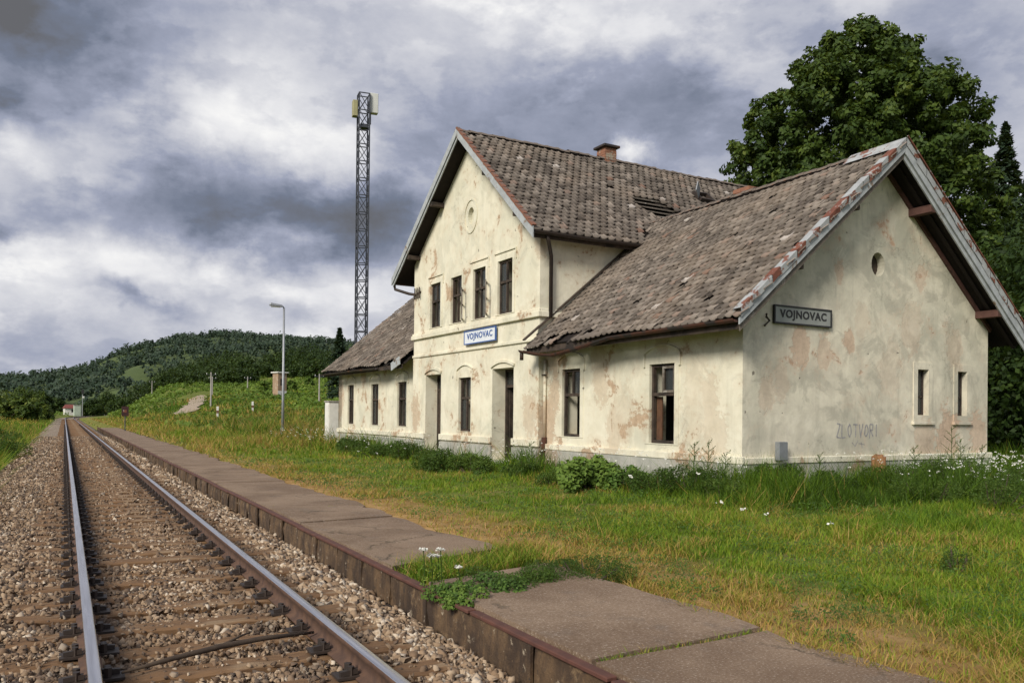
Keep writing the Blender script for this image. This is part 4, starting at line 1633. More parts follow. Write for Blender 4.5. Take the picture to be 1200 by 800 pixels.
def gutter(pts, r, mat, parent=ROOF, name='gutter', upv=(0, 0, 1)):
    vs, fs = [], []
    n = 7
    pts = [Vector(p) for p in pts]
    for i, p in enumerate(pts):
        d = (pts[min(i + 1, len(pts) - 1)] - pts[max(i - 1, 0)]).normalized()
        x = d.cross(Vector((0, 0, 1))).normalized()
        for sc_ in (1, .9):
            for k in range(n):
                a = math.pi + math.pi * k / (n - 1)
                vs.append(p + x * math.cos(a) * r * sc_ + Vector((0, 0, math.sin(a) * r * sc_)))
    m_ = 2 * n
    for i in range(len(pts) - 1):
        for k in range(n - 1):
            for o_ in (0, n):
                fs.append((i * m_ + o_ + k, i * m_ + o_ + k + 1, (i + 1) * m_ + o_ + k + 1, (i + 1) * m_ + o_ + k))
        for k in (0, n - 1):
            fs.append((i * m_ + k, (i + 1) * m_ + k, (i + 1) * m_ + n + k, i * m_ + n + k))
    mb = MB()
    mb.add(vs, fs)
    return mb.build(name, M[mat], parent)


gutter([(SF + .02, TR - .02, ZTE - .10), (1.2, TR - .03, ZTE - .12), (3.3, TR - .03, ZTE - .10)], .085, 'black_metal')
gutter([(SF + .1, TL + .02, ZTE - .10), (3, TL + .02, ZTE - .12), (TD, TL + .02, ZTE - .1)], .085, 'black_metal')
# near wing: gutter torn off its hooks towards the tall front
gutter([(-EV - .04, T1 + .05, ZE - .20), (-EV - .07, 6.3, ZE - .31), (-EV - .10, 5.4, ZE - .40), (-EV - .07, 4.3, ZE - .30), (-EV - .02, 3.2, ZE - .15), (-EV - .01, 1.4, ZE - .13), (-EV - .01, -.5, ZE - .12)], .075, 'gutter_rust')
gutter([(-EV - .02, T3 + .3, ZE - .16), (-EV - .02, 20, ZE - .15), (-EV - .05, 17.6, ZE - .18)], .07, 'black_metal')
MB().box(-EV + .07, -EV + .10, -.5, T1 - .05, ZE - .30, ZE - .16).build('fascia', M['wood_dark'], ROOF)
MB().box(-EV + .07, -EV + .10, T2 + .05, T3 + .3, ZE - .28, ZE - .14).build('fascia', M['wood_dark'], ROOF)
# grey hanging board at the left wing eave beside the tall front
mb = MB()
mb.bar((-EV - .02, T2 + .05, ZE - .02), (-EV + .05, T2 + 1.0, ZE - .20), .04, .28)
mb.build('loose_board', M['board'], ROOF)
# flashing strip where the near roof meets the tall side wall
mb = MB()
p0, p1 = Vector((-EV, T1 - .03, ZE + .05)), Vector((sv1, T1 - .03, ZTE + .02))
mb.bar(p0, p1, .12, .035)
mb.build('wall_flashing', M['wood_dark'], ROOF)

# downpipes
dp = MB()
dp.tube([(-.25, TR + .02, ZTE - .18), (-.2, TR + .03, ZTE - .32), (.10, T1 - .09, ZTE - .62), (.10, T1 - .09, wz(.1) + .02)], .052, 8)
dp.build('downpipe', M['black_metal'], ST, 0, True)
dp = MB()
dp.tube([(SF + .12, TL + .02, ZTE - .18), (SF + .14, TL + .0, ZTE - .34), (-.2, T2 + .45, ZTE - .52), (-.05, T2 + .06, ZTE - .60), (-.05, T2 + .06, ZTE - .8)], .05, 8)
dp.build('downpipe', M['black_metal'], ST, 0, True)
dp = MB()
dp.tube([(-EV - .04, T1 + .0, ZE - .24), (-EV - .04, T1 + .0, ZE - .46)], .05, 8)
dp.build('downpipe', M['black_metal'], ST, 0, True)
mb = MB()
mb.tube([(-.05, T1 - .09, 2.9), (-.05, T1 - .09, .9)], .045, 8)
mb.build('downpipe', M['trim'], ST, 0, True)
MB().bar((-.1, T1 - .02, 2.52), (-.1, T1 - .20, 2.52), .03, .03).build('pipe_bracket', M['black_metal'], ST)
MB().tube([(-.06, T1 - .09, .92), (-.07, T1 - .10, .6), (-.12, T1 - .02, .3)], .07, 8).build('pipe_shoe', M['gutter_rust'], ST)

# chimneys
def chimney(s, t_, z0, z1, w, cap=True, broken=False):
    mb = MB()
    nb = int((z1 - z0) / .085)
    o = MB().box(s - w / 2 + .006, s + w / 2 - .006, t_ - w / 2 + .006, t_ + w / 2 - .006, z0, z1 - .01).build('chimney', M['brick'], ROOF)
    for r_ in range(nb):
        for side in range(4):
            k = 2
            for i in range(k):
                if broken and r_ > nb - 4 and random.random() < .5:
                    continue
                a = -w / 2 + i * w / k + (w / k / 2 if r_ % 2 and i == 0 else 0) * 0
                z_ = z0 + r_ * .085
                j = random.uniform(0, .008)
                if side < 2:
                    x0 = s - w / 2 - j if side == 0 else s + w / 2 - .03
                    mb.box(x0, x0 + .03 + j, t_ + a + .005, t_ + a + w / k - .005, z_ + .005, z_ + .08)
                else:
                    y0 = t_ - w / 2 - j if side == 2 else t_ + w / 2 - .03
                    mb.box(s + a + .005, s + a + w / k - .005, y0, y0 + .03 + j, z_ + .005, z_ + .08)
    mb.build('brickwork', M['brick'], o)
    if cap:
        MB().box(s - w / 2 - .09, s + w / 2 + .09, t_ - w / 2 - .09, t_ + w / 2 + .09, z1 + .002, z1 + .08).build('chimney_cap', M['black_metal'], o, .01)


chimney(4.85, TA + .12, ZTR - .8, ZTR + .30, .46)
chimney(MID + .42, 4.1, ZR - 1.4, ZR + .16, .55, False, True)

# gable wall electrics
bx_ = MB().box(.75, .985, -.20, -.09, .68, 1.03)
mo = bx_.build('meter_box', M['meter'], None, .01, loc=(10.994, 11.395, 0), rot=(0, 0, BETA))
tag(mo, 'small grey metal box on the gable wall near the corner', 'meter box')
mb = MB()
mb.bar((-PJ - .02, T2 - .6, 5.62), (-PJ - .02, T2 - .05, 5.55), .05, .05)
for q in (.08, .27, .46):
    mb.tube([(-PJ - .06, T2 - .1 - q, 5.40), (-PJ - .06, T2 - .1 - q, 5.78)], [.03, .02], 6)
mb.build('insulator_bracket', M['wood_dark'], ST)
mb = MB()
mb.tube([(.55, -.05, 3.42), (.5, -.09, 3.36), (.62, -.06, 3.3), (.5, -.05, 3.2)], .022, 6)
mb.build('wire_stub', M['black_metal'], ST)
# graffiti: painted strokes
LET = {'Z': [[(0, 1), (.7, 1), (0, 0), (.7, 0)]], 'L': [[(0, 1), (0, 0), (.6, 0)]], 'O': [[(.35, 1), (.05, .7), (.05, .3), (.35, 0), (.65, .3), (.65, .7), (.35, 1)]],
       'T': [[(0, 1), (.8, 1)], [(.4, 1), (.4, 0)]], 'V': [[(0, 1), (.35, 0), (.7, 1)]], 'R': [[(0, 0), (0, 1), (.55, .9), (.55, .6), (0, .5), (.6, 0)]], 'I': [[(.2, 1), (.2, 0)]]}
mb = MB()
ux = 2.56
for ch in 'ZLOTVORI':
    for st_ in LET[ch]:
        pts = [(ux + p[0] * .165 + random.uniform(-.012, .012), 1.10 + p[1] * .27 + random.uniform(-.02, .02)) for p in st_]
        for p, q in zip(pts[:-1], pts[1:]):
            mb.bar((p[0], -.004, p[1]), (q[0], -.004, q[1]), .030, .004, (0, -1, 0))
    ux += .11 if ch == 'I' else .168
    mb.build('graffiti_letter', M['graffiti'], ST)
    mb = MB()
for st_ in ([(3.02, 1.0), (3.12, .92), (3.2, 1.04)], [(3.3, 1.0), (3.34, .88)], [(3.22, .98), (3.42, .95)]):
    for p, q in zip(st_[:-1], st_[1:]):
        mb.bar((p[0], -.004, p[1]), (q[0], -.004, q[1]), .014, .004, (0, -1, 0))
    mb.build('graffiti_scrawl', M['graffiti'], ST)
    mb = MB()


# ------------------------------------------------------------------ name signs
def text_mesh(body, height, depth):
    cu = bpy.data.curves.new('lettering', 'FONT')
    cu.body = body
    cu.size = 1
    cu.extrude = .5
    cu.offset = .022
    cu.align_x = 'CENTER'
    cu.align_y = 'CENTER'
    cu.space_character = 1.12
    ob = bpy.data.objects.new('lettering', cu)
    COL.objects.link(ob)
    bpy.context.view_layer.update()
    me = bpy.data.meshes.new_from_object(ob.evaluated_get(bpy.context.evaluated_depsgraph_get()))
    bpy.data.objects.remove(ob)
    n = len(me.vertices)
    co = np.empty(n * 3, np.float32)
    me.vertices.foreach_get('co', co)
    co = co.reshape(-1, 3)
    lo, hi = co.min(0), co.max(0)
    co = (co - (lo + hi) / 2) / (hi - lo)
    return me, co


def name_sign(origin, xdir, w, h, mats, label, letw, leth, tilt=0):
    """xdir: world direction of reading; the board faces away from the wall"""
    xd = Vector(xdir).normalized()
    zd = Vector((0, 0, 1))
    nd = xd.cross(zd)          # towards the viewer
    o = empty('station_sign', origin)
    tag(o, label, 'sign')
    b = Matrix((xd, zd, nd)).transposed().to_3x3()
    if tilt:
        b = Matrix.Rotation(tilt, 3, nd) @ b
    o.rotation_euler = b.to_euler()
    MB().box(-w / 2, w / 2, -h / 2, h / 2, -.03, 0).build('board', M[mats[0]], o, .004)
    fr_ = MB()
    slab_mesh(fr_, rect(-w / 2 - .012, w / 2 + .012, -h / 2 - .012, h / 2 + .012), [rect(-w / 2 + .018, w / 2 - .018, -h / 2 + .018, h / 2 - .018)], lambda u, v, d: (u, v, d), .014, -.034)
    fr_.build('frame', M[mats[1]], o)
    me, co = text_mesh('VOJNOVAC', 1, 1)
    co = co * np.array([letw, leth, .008]) + np.array([0, 0, .005])
    me.vertices.foreach_set('co', np.ascontiguousarray(co, np.float32).ravel())
    me.update()
    me.materials.clear()
    link('lettering', me, M[mats[2]], o)
    return o


name_sign(bw(-PJ - .09, 10.16, 3.77), (-Vector((-sb_, cb_, 0))), 1.98, .385, ('signwhite', 'signblue', 'signblue'), 'white enamel sign with blue frame and blue lettering VOJNOVAC', 1.62, .235)
name_sign(bw(1.54, -.05, 3.44), Vector((cb_, sb_, 0)), 1.56, .33, ('signgrey', 'signblack', 'signblack'), 'grey sign with black lettering VOJNOVAC under the gable eave', 1.28, .20)


# ------------------------------------------------------------------ lattice mast
def mast(x, y, z0, z1, w):
    r_ = empty('lattice_mast', (x, y, z0), R(-8))
    tag(r_, 'tall dark lattice mast with two antenna panels behind the station', 'mast')
    hh = z1 - z0
    n = 20
    ph = hh / n
    lg = MB().bar((0, 0, 0), (0, 0, hh), .085, .085).mesh('leg')
    for i, j in ((-1, -1), (1, -1), (1, 1), (-1, 1)):
        link('leg', lg, M['steel_dark'], r_, (i * w / 2, j * w / 2, 0))
    hb = MB().bar((-w / 2, 0, 0), (w / 2, 0, 0), .06, .06).mesh('crossbar')
    d1 = MB().bar((-w / 2, 0, 0), (w / 2, 0, ph), .04, .035, (0, 1, 0)).mesh('brace')
    d2 = MB().bar((w / 2, 0, 0), (-w / 2, 0, ph), .04, .035, (0, 1, 0)).mesh('brace')
    for k in range(n + 1):
        for q in range(4):
            a = q * math.pi / 2
            px_, py_ = math.sin(a) * w / 2, -math.cos(a) * w / 2
            link('crossbar', hb, M['steel_dark'], r_, (px_, py_, k * ph), (0, 0, a))
            if k < n:
                link('brace', d1, M['steel_dark'], r_, (px_ * .985, py_ * .985, k * ph), (0, 0, a))
                link('brace', d2, M['steel_dark'], r_, (px_ * 1.02, py_ * 1.02, k * ph), (0, 0, a))
    MB().box(w / 2 + .05, w / 2 + .62, -.25, .2, hh - 1.25, hh + .12).build('antenna_panel', M['antenna'], r_, .03)
    MB().box(-w / 2 - .42, -w / 2 - .08, -.35, .15, hh - 1.65, hh - .55).build('antenna_panel', M['antenna_y'], r_, .03)
    mb = MB()
    mb.bar((w / 2 - .02, 0, hh - .9), (w / 2 + .1, 0, hh - .9), .08, .1)
    mb.bar((w / 2 + .12, 0, hh - 2.0), (w / 2 + .12, 0, hh - 1.0), .08, .1)
    mb.bar((-w / 2 + .02, 0, hh - 1.1), (-w / 2 - .1, 0, hh - 1.1), .08, .1)
    mb.box(-.2, .25, -.3, .2, hh - 2.35, hh - 2.1)
    mb.build('antenna_bracket', M['steel_dark'], r_)


mast(17.95, 55.15, hz(17.95, 55.15), 23.5, .72)

# street lamp by the meadow
lx, ly_ = 11.2, 48.73
lp = empty('street_lamp', (lx, ly_, hz(lx, ly_)), R(0))
tag(lp, 'tall grey street lamp with a flat head standing in the meadow', 'street lamp')
hh = 7.6 - hz(lx, ly_)
MB().tube([(0, 0, 0), (0, 0, 2.2), (0, 0, hh)], [.085, .075, .055], 10).build('pole', M['galv'], lp, 0, True)
MB().tube([(0, 0, 0), (0, 0, .5)], [.12, .12], 10).build('base_sleeve', M['galv'], lp)
MB().tube([(0, 0, hh - .02), (-.05, -.01, hh + .06), (-.25, .03, hh + .09)], .04, 8).build('arm', M['galv'], lp)
hb = MB()
hb.add([(-.85, .0, hh + .08), (-.85, .26, hh + .08), (-.1, .26, hh + .04), (-.1, 0, hh + .04), (-.78, .03, hh + .24), (-.78, .23, hh + .24), (-.12, .22, hh + .16), (-.12, .04, hh + .16)],
       [(3, 2, 1, 0), (4, 5, 6, 7), (0, 1, 5, 4), (1, 2, 6, 5), (2, 3, 7, 6), (3, 0, 4, 7)])
ho = hb.build('lamp_head', M['galv'], lp, .02, loc=(0, -.13, 0))
MB().box(-.74, -.2, .04, .22, hh + .0, hh + .06).build('lamp_cover', M['antenna'], ho, .015)

# white cabinet at the end of the left wing
ca = empty('cabinet', (10.56, 36.5, hz(10.56, 36.5)), BETA)
tag(ca, 'white painted cabinet standing against the far end of the station', 'cabinet')
MB().box(-.22, .22, -.3, .3, 0, 1.86).build('body', M['white_paint'], ca, .01)
MB().box(-.26, .26, -.34, .34, 1.863, 1.92).build('lid', M['concrete'], ca, .01)
MB().box(-.242, -.223, -.24, .24, .2, 1.75).build('door', M['white_paint'], ca, .004)


# transformer tower on the slope
def at(px, py, dist):
    d = pix_dir(px, py)
    k = dist / math.hypot(d.x, d.y)
    return Vector((d.x * k, d.y * k, CAMH + d.z * k))


p = at(327.5, 466, 150)
tt = empty('transformer_tower', (p.x, p.y, hz(p.x, p.y)), R(20))
tag(tt, 'small brick transformer tower with pale flat roof on the green slope', 'transformer tower')
top = 8.4 - hz(p.x, p.y)
tb = mottled('tower_brick', (.34, .24, .16), (.27, .19, .13), 3, .9, 0, (.42, .36, .28), 1, (.55, .65))
mb = MB()
slab_mesh(mb, rect(-.85, .85, -.5, top), [rect(-.4, .1, top - 2.2, top - 1.0)], lambda u, v, d: (u, -.85 + d, v), 0, .25)
mb.box(-.85, -.6, -.598, .85, -.5, top)
mb.box(.6, .85, -.598, .85, -.5, top)
mb.box(-.598, .598, .6, .852, -.5, top)
mb.build('wall', tb, tt)
MB().box(-1.1, 1.1, -1.1, 1.1, top + .003, top + .2).build('roof', M['white_paint'], tt, .02)
MB().box(-.39, .09, -.7, -.66, top - 2.19, top - 1.01).build('window', M['wood_dark'], tt)
MB().box(-.87, .87, -.87, -.853, -.5, .9).build('base_course', M['white_paint'], tt)

# concrete poles
for (px, pyt, pyb, dist, lab) in ((247, 436, 474, 128, 'tall grey concrete pole beside the bare earth path'), (248.6, 441, 472, 165, 'shorter concrete pole close behind the pole by the bare path'), (290, 441, 467, 175, 'thin concrete pole by the dark trees left of the street lamp'),
                                 (178, 446, 465, 235, 'leftmost far concrete pole before the dark wood'), (374, 438, 471, 120, 'slim concrete pole right of the brick transformer tower')):
    pb = at(px, pyb, dist)
    pt = at(px, pyt, dist)
    zb_ = hz(pb.x, pb.y)
    o = empty('utility_pole', (pb.x, pb.y, zb_))
    tag(o, lab, 'utility pole', 'concrete poles on the slope')
    hh = pt.z - zb_
    MB().tube([(0, 0, -.3), (0, 0, hh)], [.13, .09], 8).build('pole', M['concrete'], o)
    MB().bar((-.7, .0, hh - .35), (.7, .0, hh - .35), .1, .1).build('crossarm', M['steel_dark'], o)
    mb = MB()
    for q in (-.6, 0, .6):
        mb.tube([(q, 0, hh - .3), (q, 0, hh - .1)], .05, 6)
    mb.build('insulator', M['antenna'], o)
# pale posts low on the slope
for px, py, d_ in ((255, 487, 95), (296, 487, 100)):
    p = at(px, py, d_)
    z_ = hz(p.x, p.y)
    o = empty('marker_post', (p.x, p.y, z_))
    tag(o, 'short white marker post with red band in the far grass, ' + ('nearer the bare path' if px < 270 else 'nearer the street lamp'), 'post', 'marker posts on the slope')
    MB().box(-.1, .1, -.1, .1, 0, 1.5).build('post', M['white_paint'], o, .01)
    MB().box(-.105, .105, -.105, .105, .75, 1.05).build('band', M['flash_rust'], o)

# signal board beside the track
p = at(146.5, 495, 68)
z_ = hz(p.x, p.y)
o = empty('track_board', (p.x, p.y, z_), R(-4))
tag(o, 'dark red board on a thin post beside the platform end', 'signal board')
top = at(146.5, 476, 68).z - z_
MB().tube([(0, 0, 0), (0, 0, top - .1)], .04, 8).build('post', M['steel_dark'], o)
MB().box(-.24, .24, -.06, -.03, top - .72, top).build('board', M['red_sign'], o, .01)
MB().box(-.13, .10, -.066, -.061, top - .45, top - .25).build('marking', M['flash_rust'], o)

# far hut, green container, signal
p = at(81.5, 486, 300)
o = empty('trackside_hut', (p.x, p.y, 0), R(8))
tag(o, 'small white trackside hut with red roof at the far end of the line', 'hut')
mb = MB()
slab_mesh(mb, [(-1.6, -1), (1.6, -1), (1.6, 2.4), (-1.6, 2.4)], [rect(.3, 1.0, 1.0, 1.9)], lambda u, v, d: (u, -1.5 + d, v), 0, .2)
mb.box(-1.6, -1.4, -1.298, 1.5, -1, 2.4)
mb.box(1.4, 1.6, -1.298, 1.5, -1, 2.4)
mb.box(-1.398, 1.398, 1.3, 1.5, -1, 2.4)
mb.build('wall', M['white_paint'], o)
MB().add([(-1.9, -1.9, 2.3), (1.9, -1.9, 2.3), (1.9, 1.9, 2.3), (-1.9, 1.9, 2.3), (-1.2, 0, 3.5), (1.2, 0, 3.5)], [(0, 1, 5, 4), (1, 2, 5), (2, 3, 4, 5), (3, 0, 4), (3, 2, 1, 0)]).build('roof', M['redroof'], o)
p = at(90.5, 486, 296)
o = empty('equipment_cabinet', (p.x, p.y, 0), R(8))
tag(o, 'pale green equipment cabinet beside the white trackside hut', 'cabinet')
M['palegreen'] = mottled('pale_green_paint', (.42, .48, .40), (.36, .42, .35), 1, .7, 0, None, bst=0)
MB().box(-1.0, 1.0, -.9, .9, -1, 3.2).build('body', M['palegreen'], o, .03)
MB().box(-1.1, 1.1, -1, 1, 3.204, 3.35).build('lid', M['concrete'], o)
MB().box(-.8, .8, -.95, -.905, .1, 2.9).build('door', M['palegreen'], o)
p = at(96.5, 486, 280)
o = empty('railway_signal', (p.x, p.y, 0))
tag(o, 'thin railway signal post with pale lamps right of the far hut', 'railway signal')
MB().tube([(0, 0, -1), (0, 0, 7.6)], [.12, .09], 8).build('post', M['galv'], o)
MB().box(-.1, .5, -.3, -.08, 5.3, 5.9).build('signal_lamp', M['antenna'], o, .03)
MB().box(-.35, .35, -.2, -.08, 6.6, 7.9).build('signal_head', M['signblack'], o, .03)
for px, d_, w_, lb in ((120.5, 330, 4.2, 'tiny orange roofed house among far bushes right of the signal'), (62, 340, 3.2, 'tiny orange roofed shed among far bushes left of the hut')):
    p = at(px, 482, d_)
    o = empty('far_house', (p.x, p.y, p.z - 2.2), R(15))
    tag(o, lb, 'house')
    MB().box(-w_ / 2, w_ / 2, -2, 2, -3, 2.2).build('wall', M['white_paint'], o)
    MB().add([(-w_ / 2 - .3, -2.3, 2.1), (w_ / 2 + .3, -2.3, 2.1), (w_ / 2 + .3, 2.3, 2.1), (-w_ / 2 - .3, 2.3, 2.1), (-w_ / 2 - .3, 0, 4.0), (w_ / 2 + .3, 0, 4.0)], [(0, 1, 5, 4), (1, 2, 5), (2, 3, 4, 5), (3, 0, 4), (3, 2, 1, 0)]).build('roof', M['orange'], o)

# wooden post by the gable wall
q = bw(3.32, -.42, 0)
o = MB()
n = 12
vs, fs = [], []
for i, (z_, r_) in enumerate(((-.2, .165), (.1, .15), (.4, .14), (.70, .135), (.74, .10))):
    for k in range(n):
        a = 2 * math.pi * k / n
        rr_ = r_ * (1 + .10 * math.sin(3 * a + 1) + random.uniform(-.04, .04))
        vs.append((rr_ * math.cos(a), rr_ * math.sin(a), z_ + (random.uniform(-.03, .03) if i > 2 else 0)))
for i in range(4):
    for k in range(n):
        fs.append((i * n + k, i * n + (k + 1) % n, (i + 1) * n + (k + 1) % n, (i + 1) * n + k))
fs.append(tuple(4 * n + k for k in range(n)))
so_ = o.add(vs, fs).build('tree_stump', mottled('stump_wood', (.30, .15, .07), (.17, .085, .045), 5, .9, 0, (.10, .06, .04), 6, (.5, .6), .8, (1, 1, .25)), None, loc=(q[0], q[1], .02))
tag(so_, 'rusty brown wooden stump in the weeds before the gable wall', 'stump')

# dark branch fallen across the sleepers
st = MB()
st.tube([(.33, 5.62, -.13), (.62, 5.72, -.11), (.95, 5.86, -.105), (1.25, 5.92, -.10), (1.62, 6.0, -.12)], [.008, .017, .020, .018, .010], 7)
st.tube([(.95, 5.86, -.10), (1.1, 5.98, -.08), (1.2, 6.1, -.09)], [.010, .008, .004], 6)
tag(st.build('fallen_branch', M['stick'], None, 0, True), 'dark broken branch lying between the rails', 'branch')

# ------------------------------------------------------------------ bare paths on the slopes
def path_strip(name, pts, w):
    fine_ = []
    for (a, b) in zip(pts[:-1], pts[1:]):
        for q in range(6):
            fine_.append((a[0] + (b[0] - a[0]) * q / 6, a[1] + (b[1] - a[1]) * q / 6))
    pts = fine_ + [pts[-1]]
    mb = MB()
    vs = []
    for i, (x, y_) in enumerate(pts):
        a, b = pts[max(i - 1, 0)], pts[min(i + 1, len(pts) - 1)]
        d = Vector((b[0] - a[0], b[1] - a[1], 0)).normalized()
        n0_ = Vector((d.y, -d.x, 0)) * (w / 2) * min(1, .25 + .35 * min(i, len(pts) - 1 - i))
        for sg in (-1, 1):
            n_ = n0_ * random.uniform(.65, 1.25)
            q_ = (x + n_.x * sg, y_ + n_.y * sg)
            vs.append((q_[0], q_[1], hz(*q_) + .16))
    mb.add(vs, [(2 * i, 2 * i + 1, 2 * i + 3, 2 * i + 2) for i in range(len(pts) - 1)])
    tag(mb.build(name, M['path']), kind='structure')


pA = [at(212, 486, 118), at(218, 481, 128), at(224, 477, 140), at(229, 471, 154), at(233, 468, 170)]
path_strip('path', [(p.x, p.y) for p in pA], 3.2)
pB = [at(-30, 492, 110), at(-8, 486, 124), at(2, 478, 140), at(0, 472, 160)]
path_strip('path', [(p.x, p.y) for p in pB], 4.0)


# ------------------------------------------------------------------ trees
def limb_tree(name, loc, label, cat, clumps, trunk_h, trunk_r, leaf, nleaf, mat, group=None, tint0=.45):
    """clumps: (x, y, z, rx, ry, rz) in local metres"""
    r_ = empty(name, loc)
    tag(r_, label, cat, group)
    mb = MB()
    mb.tube([(0, 0, -.3), (.05, .03, trunk_h * .5), (0, .1, trunk_h)], [trunk_r * 1.3, trunk_r, trunk_r * .75], 9)
    for c in clumps[::max(1, len(clumps) // 40)]:
        e = Vector((c[0] * .62, c[1] * .62, trunk_h + (c[2] - trunk_h) * .72))
        s_ = Vector((0, .05, trunk_h * random.uniform(.6, 1)))
        mid_ = s_.lerp(e, .5) + Vector((random.uniform(-.3, .3), random.uniform(-.3, .3), .4))
        mb.tube([s_, mid_, e], [trunk_r * .45, trunk_r * .28, trunk_r * .08], 6)
    mb.build('trunk', M['bark'], r_)
    vol = np.array([c[3] * c[4] + c[4] * c[5] + c[3] * c[5] for c in clumps])
    cnt = (vol / vol.sum() * nleaf).astype(int)
    Ps, Ns, Tn = [], [], []
    for c, k in zip(clumps, cnt):
        # each clump is a spray of smaller tufts
        m_ = max(6, int(9 * c[3]))
        tc_, td = blob_points(m_, c[:3], c[3:6])
        tb_ = RNG.normal(0, .14, m_)
        w_ = RNG.integers(0, m_, k)
        rr_ = np.array(c[3:6]) * .40
        d = rand_dirs(k)
        P_ = tc_[w_] + d * rr_ * (.25 + .75 * RNG.random((k, 1)) ** .5)
        Ps.append(P_)
        nn = d * .6 + td[w_] * .4 + np.array([0, 0, .35])
        Ns.append(nn / np.linalg.norm(nn, axis=1, keepdims=True))
        Tn.append(tint0 + tb_[w_] + RNG.normal(0, .13, k) + RNG.normal(0, .06))
    P_, N_, T_ = np.concatenate(Ps), np.concatenate(Ns), np.clip(np.concatenate(Tn), 0, 1)
    V, Fc, tn = leaf_quads(P_, RNG.uniform(.7, 1.25, len(P_)) * leaf, T_, N_)
    link('crown', npmesh('crown', V, Fc, tn), M[mat], r_)
    return r_


# the big tree behind the near wing: clumps laid over an egg-shaped crown
bx, by = at(1000, 480, 37.5).x, at(1003, 480, 37.5).y
cl_ = []
PZ = [3.0, 6.2, 10.6, 12.0, 14.0, 15.2, 16.5, 17.3, 18.0]
PR = [4.8, 5.6, 5.7, 5.5, 4.8, 3.6, 2.5, 1.7, .4]
NC = 210
for i in range(NC):
    q = (i + .5) / NC
    zq = 3.2 + 14.5 * q ** .92
    rad = float(np.interp(zq, PZ, PR))
    a = i * 2.39996 + random.uniform(-.3, .3)
    c_ = random.uniform(.7, 1.15) * (1 - .2 * q)
    rr_ = max(.0, rad - c_ * .75) * random.uniform(.88, 1.05)
    cl_.append((rr_ * math.cos(a), rr_ * math.sin(a), zq - c_ * .3, c_, c_, c_ * .75))
for i in range(70):
    a = random.uniform(0, 6.28)
    zq = random.uniform(4.5, 15)
    rr_ = math.sqrt(random.random()) * .72 * float(np.interp(zq, PZ, PR))
    cl_.append((rr_ * math.cos(a), rr_ * math.sin(a), zq, 1.2, 1.2, 1.0))
limb_tree('linden_tree', (bx, by, 0), 'huge round dark green leafy tree rising behind the near roof', 'tree', cl_, 6.5, .5, .105, 195000, 'leaf', tint0=.46)


def simple_crown(w, h, z0, n, lean=0):
    out = []
    for i in range(n):
        q = (i + .5) / n
        z = z0 + (h - z0) * q
        rad = w / 2 * math.sin(math.pi * (.22 + .72 * q)) ** .8
        a = i * 2.4 + random.uniform(-.5, .5)
        c_ = max(.35, w * random.uniform(.17, .26))
        rr_ = max(0, rad - c_ * .6)
        out.append((rr_ * math.cos(a) + lean * q, rr_ * math.sin(a), z, c_, c_, c_ * .85))
    return out


for px, d_, w_, h_, z0_, lb in ((1225, 33, 7.5, 6.3, .8, 'bushy dark tree right of the gable at the photo edge'), (1165, 42, 7.5, 9.6, .6, 'dark low tree in the shade behind the gable corner'),
                                (1295, 30, 7.5, 7.0, 1.2, 'dark leafy tree outside the right edge of the view')):
    p = at(px, 480, d_)
    limb_tree('leafy_tree', (p.x, p.y, 0), lb, 'tree', simple_crown(w_, h_, z0_, 60), 2.6, .28, .095, 28000, 'leaf', 'leafy trees behind the station', .08)


def spruce(loc, h, w, label, n=5200, group=None, leaf=.22):
    r_ = empty('spruce_tree', loc)
    tag(r_, label, 'tree', group)
    MB().tube([(0, 0, -.3), (0, 0, h * .5), (0, 0, h * .98)], [.24 * h / 14, .15 * h / 14, .02], 7).build('trunk', M['bark'], r_)
    q = RNG.random(n) ** .75
    lay = np.round(q * h / .55) * .55 / h
    lay = np.clip(lay + RNG.normal(0, .006, n), .06, .99)
    a = RNG.uniform(0, 2 * np.pi, n)
    br = np.floor(a / (2 * np.pi) * 9 + lay * 37) * 2.399
    a = br + RNG.normal(0, .16, n)
    bl = .55 + .6 * np.abs(np.sin(br * 3.7 + lay * 51))
    rad = w / 2 * (1 - lay) ** .85 * RNG.random(n) ** .5 * bl
    P_ = np.stack([np.cos(a) * rad, np.sin(a) * rad, lay * h - rad * .28 + RNG.normal(0, .08, n)], -1)
    N_ = np.stack([np.cos(a) * .3, np.sin(a) * .3, np.ones(n)], -1)
    V, Fc, tn = leaf_quads(P_, RNG.uniform(.7, 1.3, n) * leaf, np.clip(RNG.normal(.45, .2, n), 0, 1), N_ / np.linalg.norm(N_, axis=1, keepdims=True), aspect=.42)
    link('crown', npmesh('crown', V, Fc, tn), M['needle'], r_)


p = at(1176, 480, 44)
spruce((p.x, p.y, 0), at(1176, 145, 44).z, 5.6, 'slender dark spruce peering out right of the huge tree', 9000, None, .17)
for px_, yt_, d_, lb_ in ((1140, 235, 47, 'shorter spruce in the gap between the huge tree and the slender spruce'), (1204, 205, 46, 'spruce cut off by the right photo edge')):
    p = at(px_, 480, d_)
    spruce((p.x, p.y, 0), at(px_, yt_, d_).z, 6.2, lb_, 8000, None, .19)
p = at(397, 480, 130)
spruce((p.x, p.y, hz(p.x, p.y)), at(397, 385, 130).z - hz(p.x, p.y), 5.2, 'lone dark spruce beside the mast foot behind the left wing', 3500, None, .4)

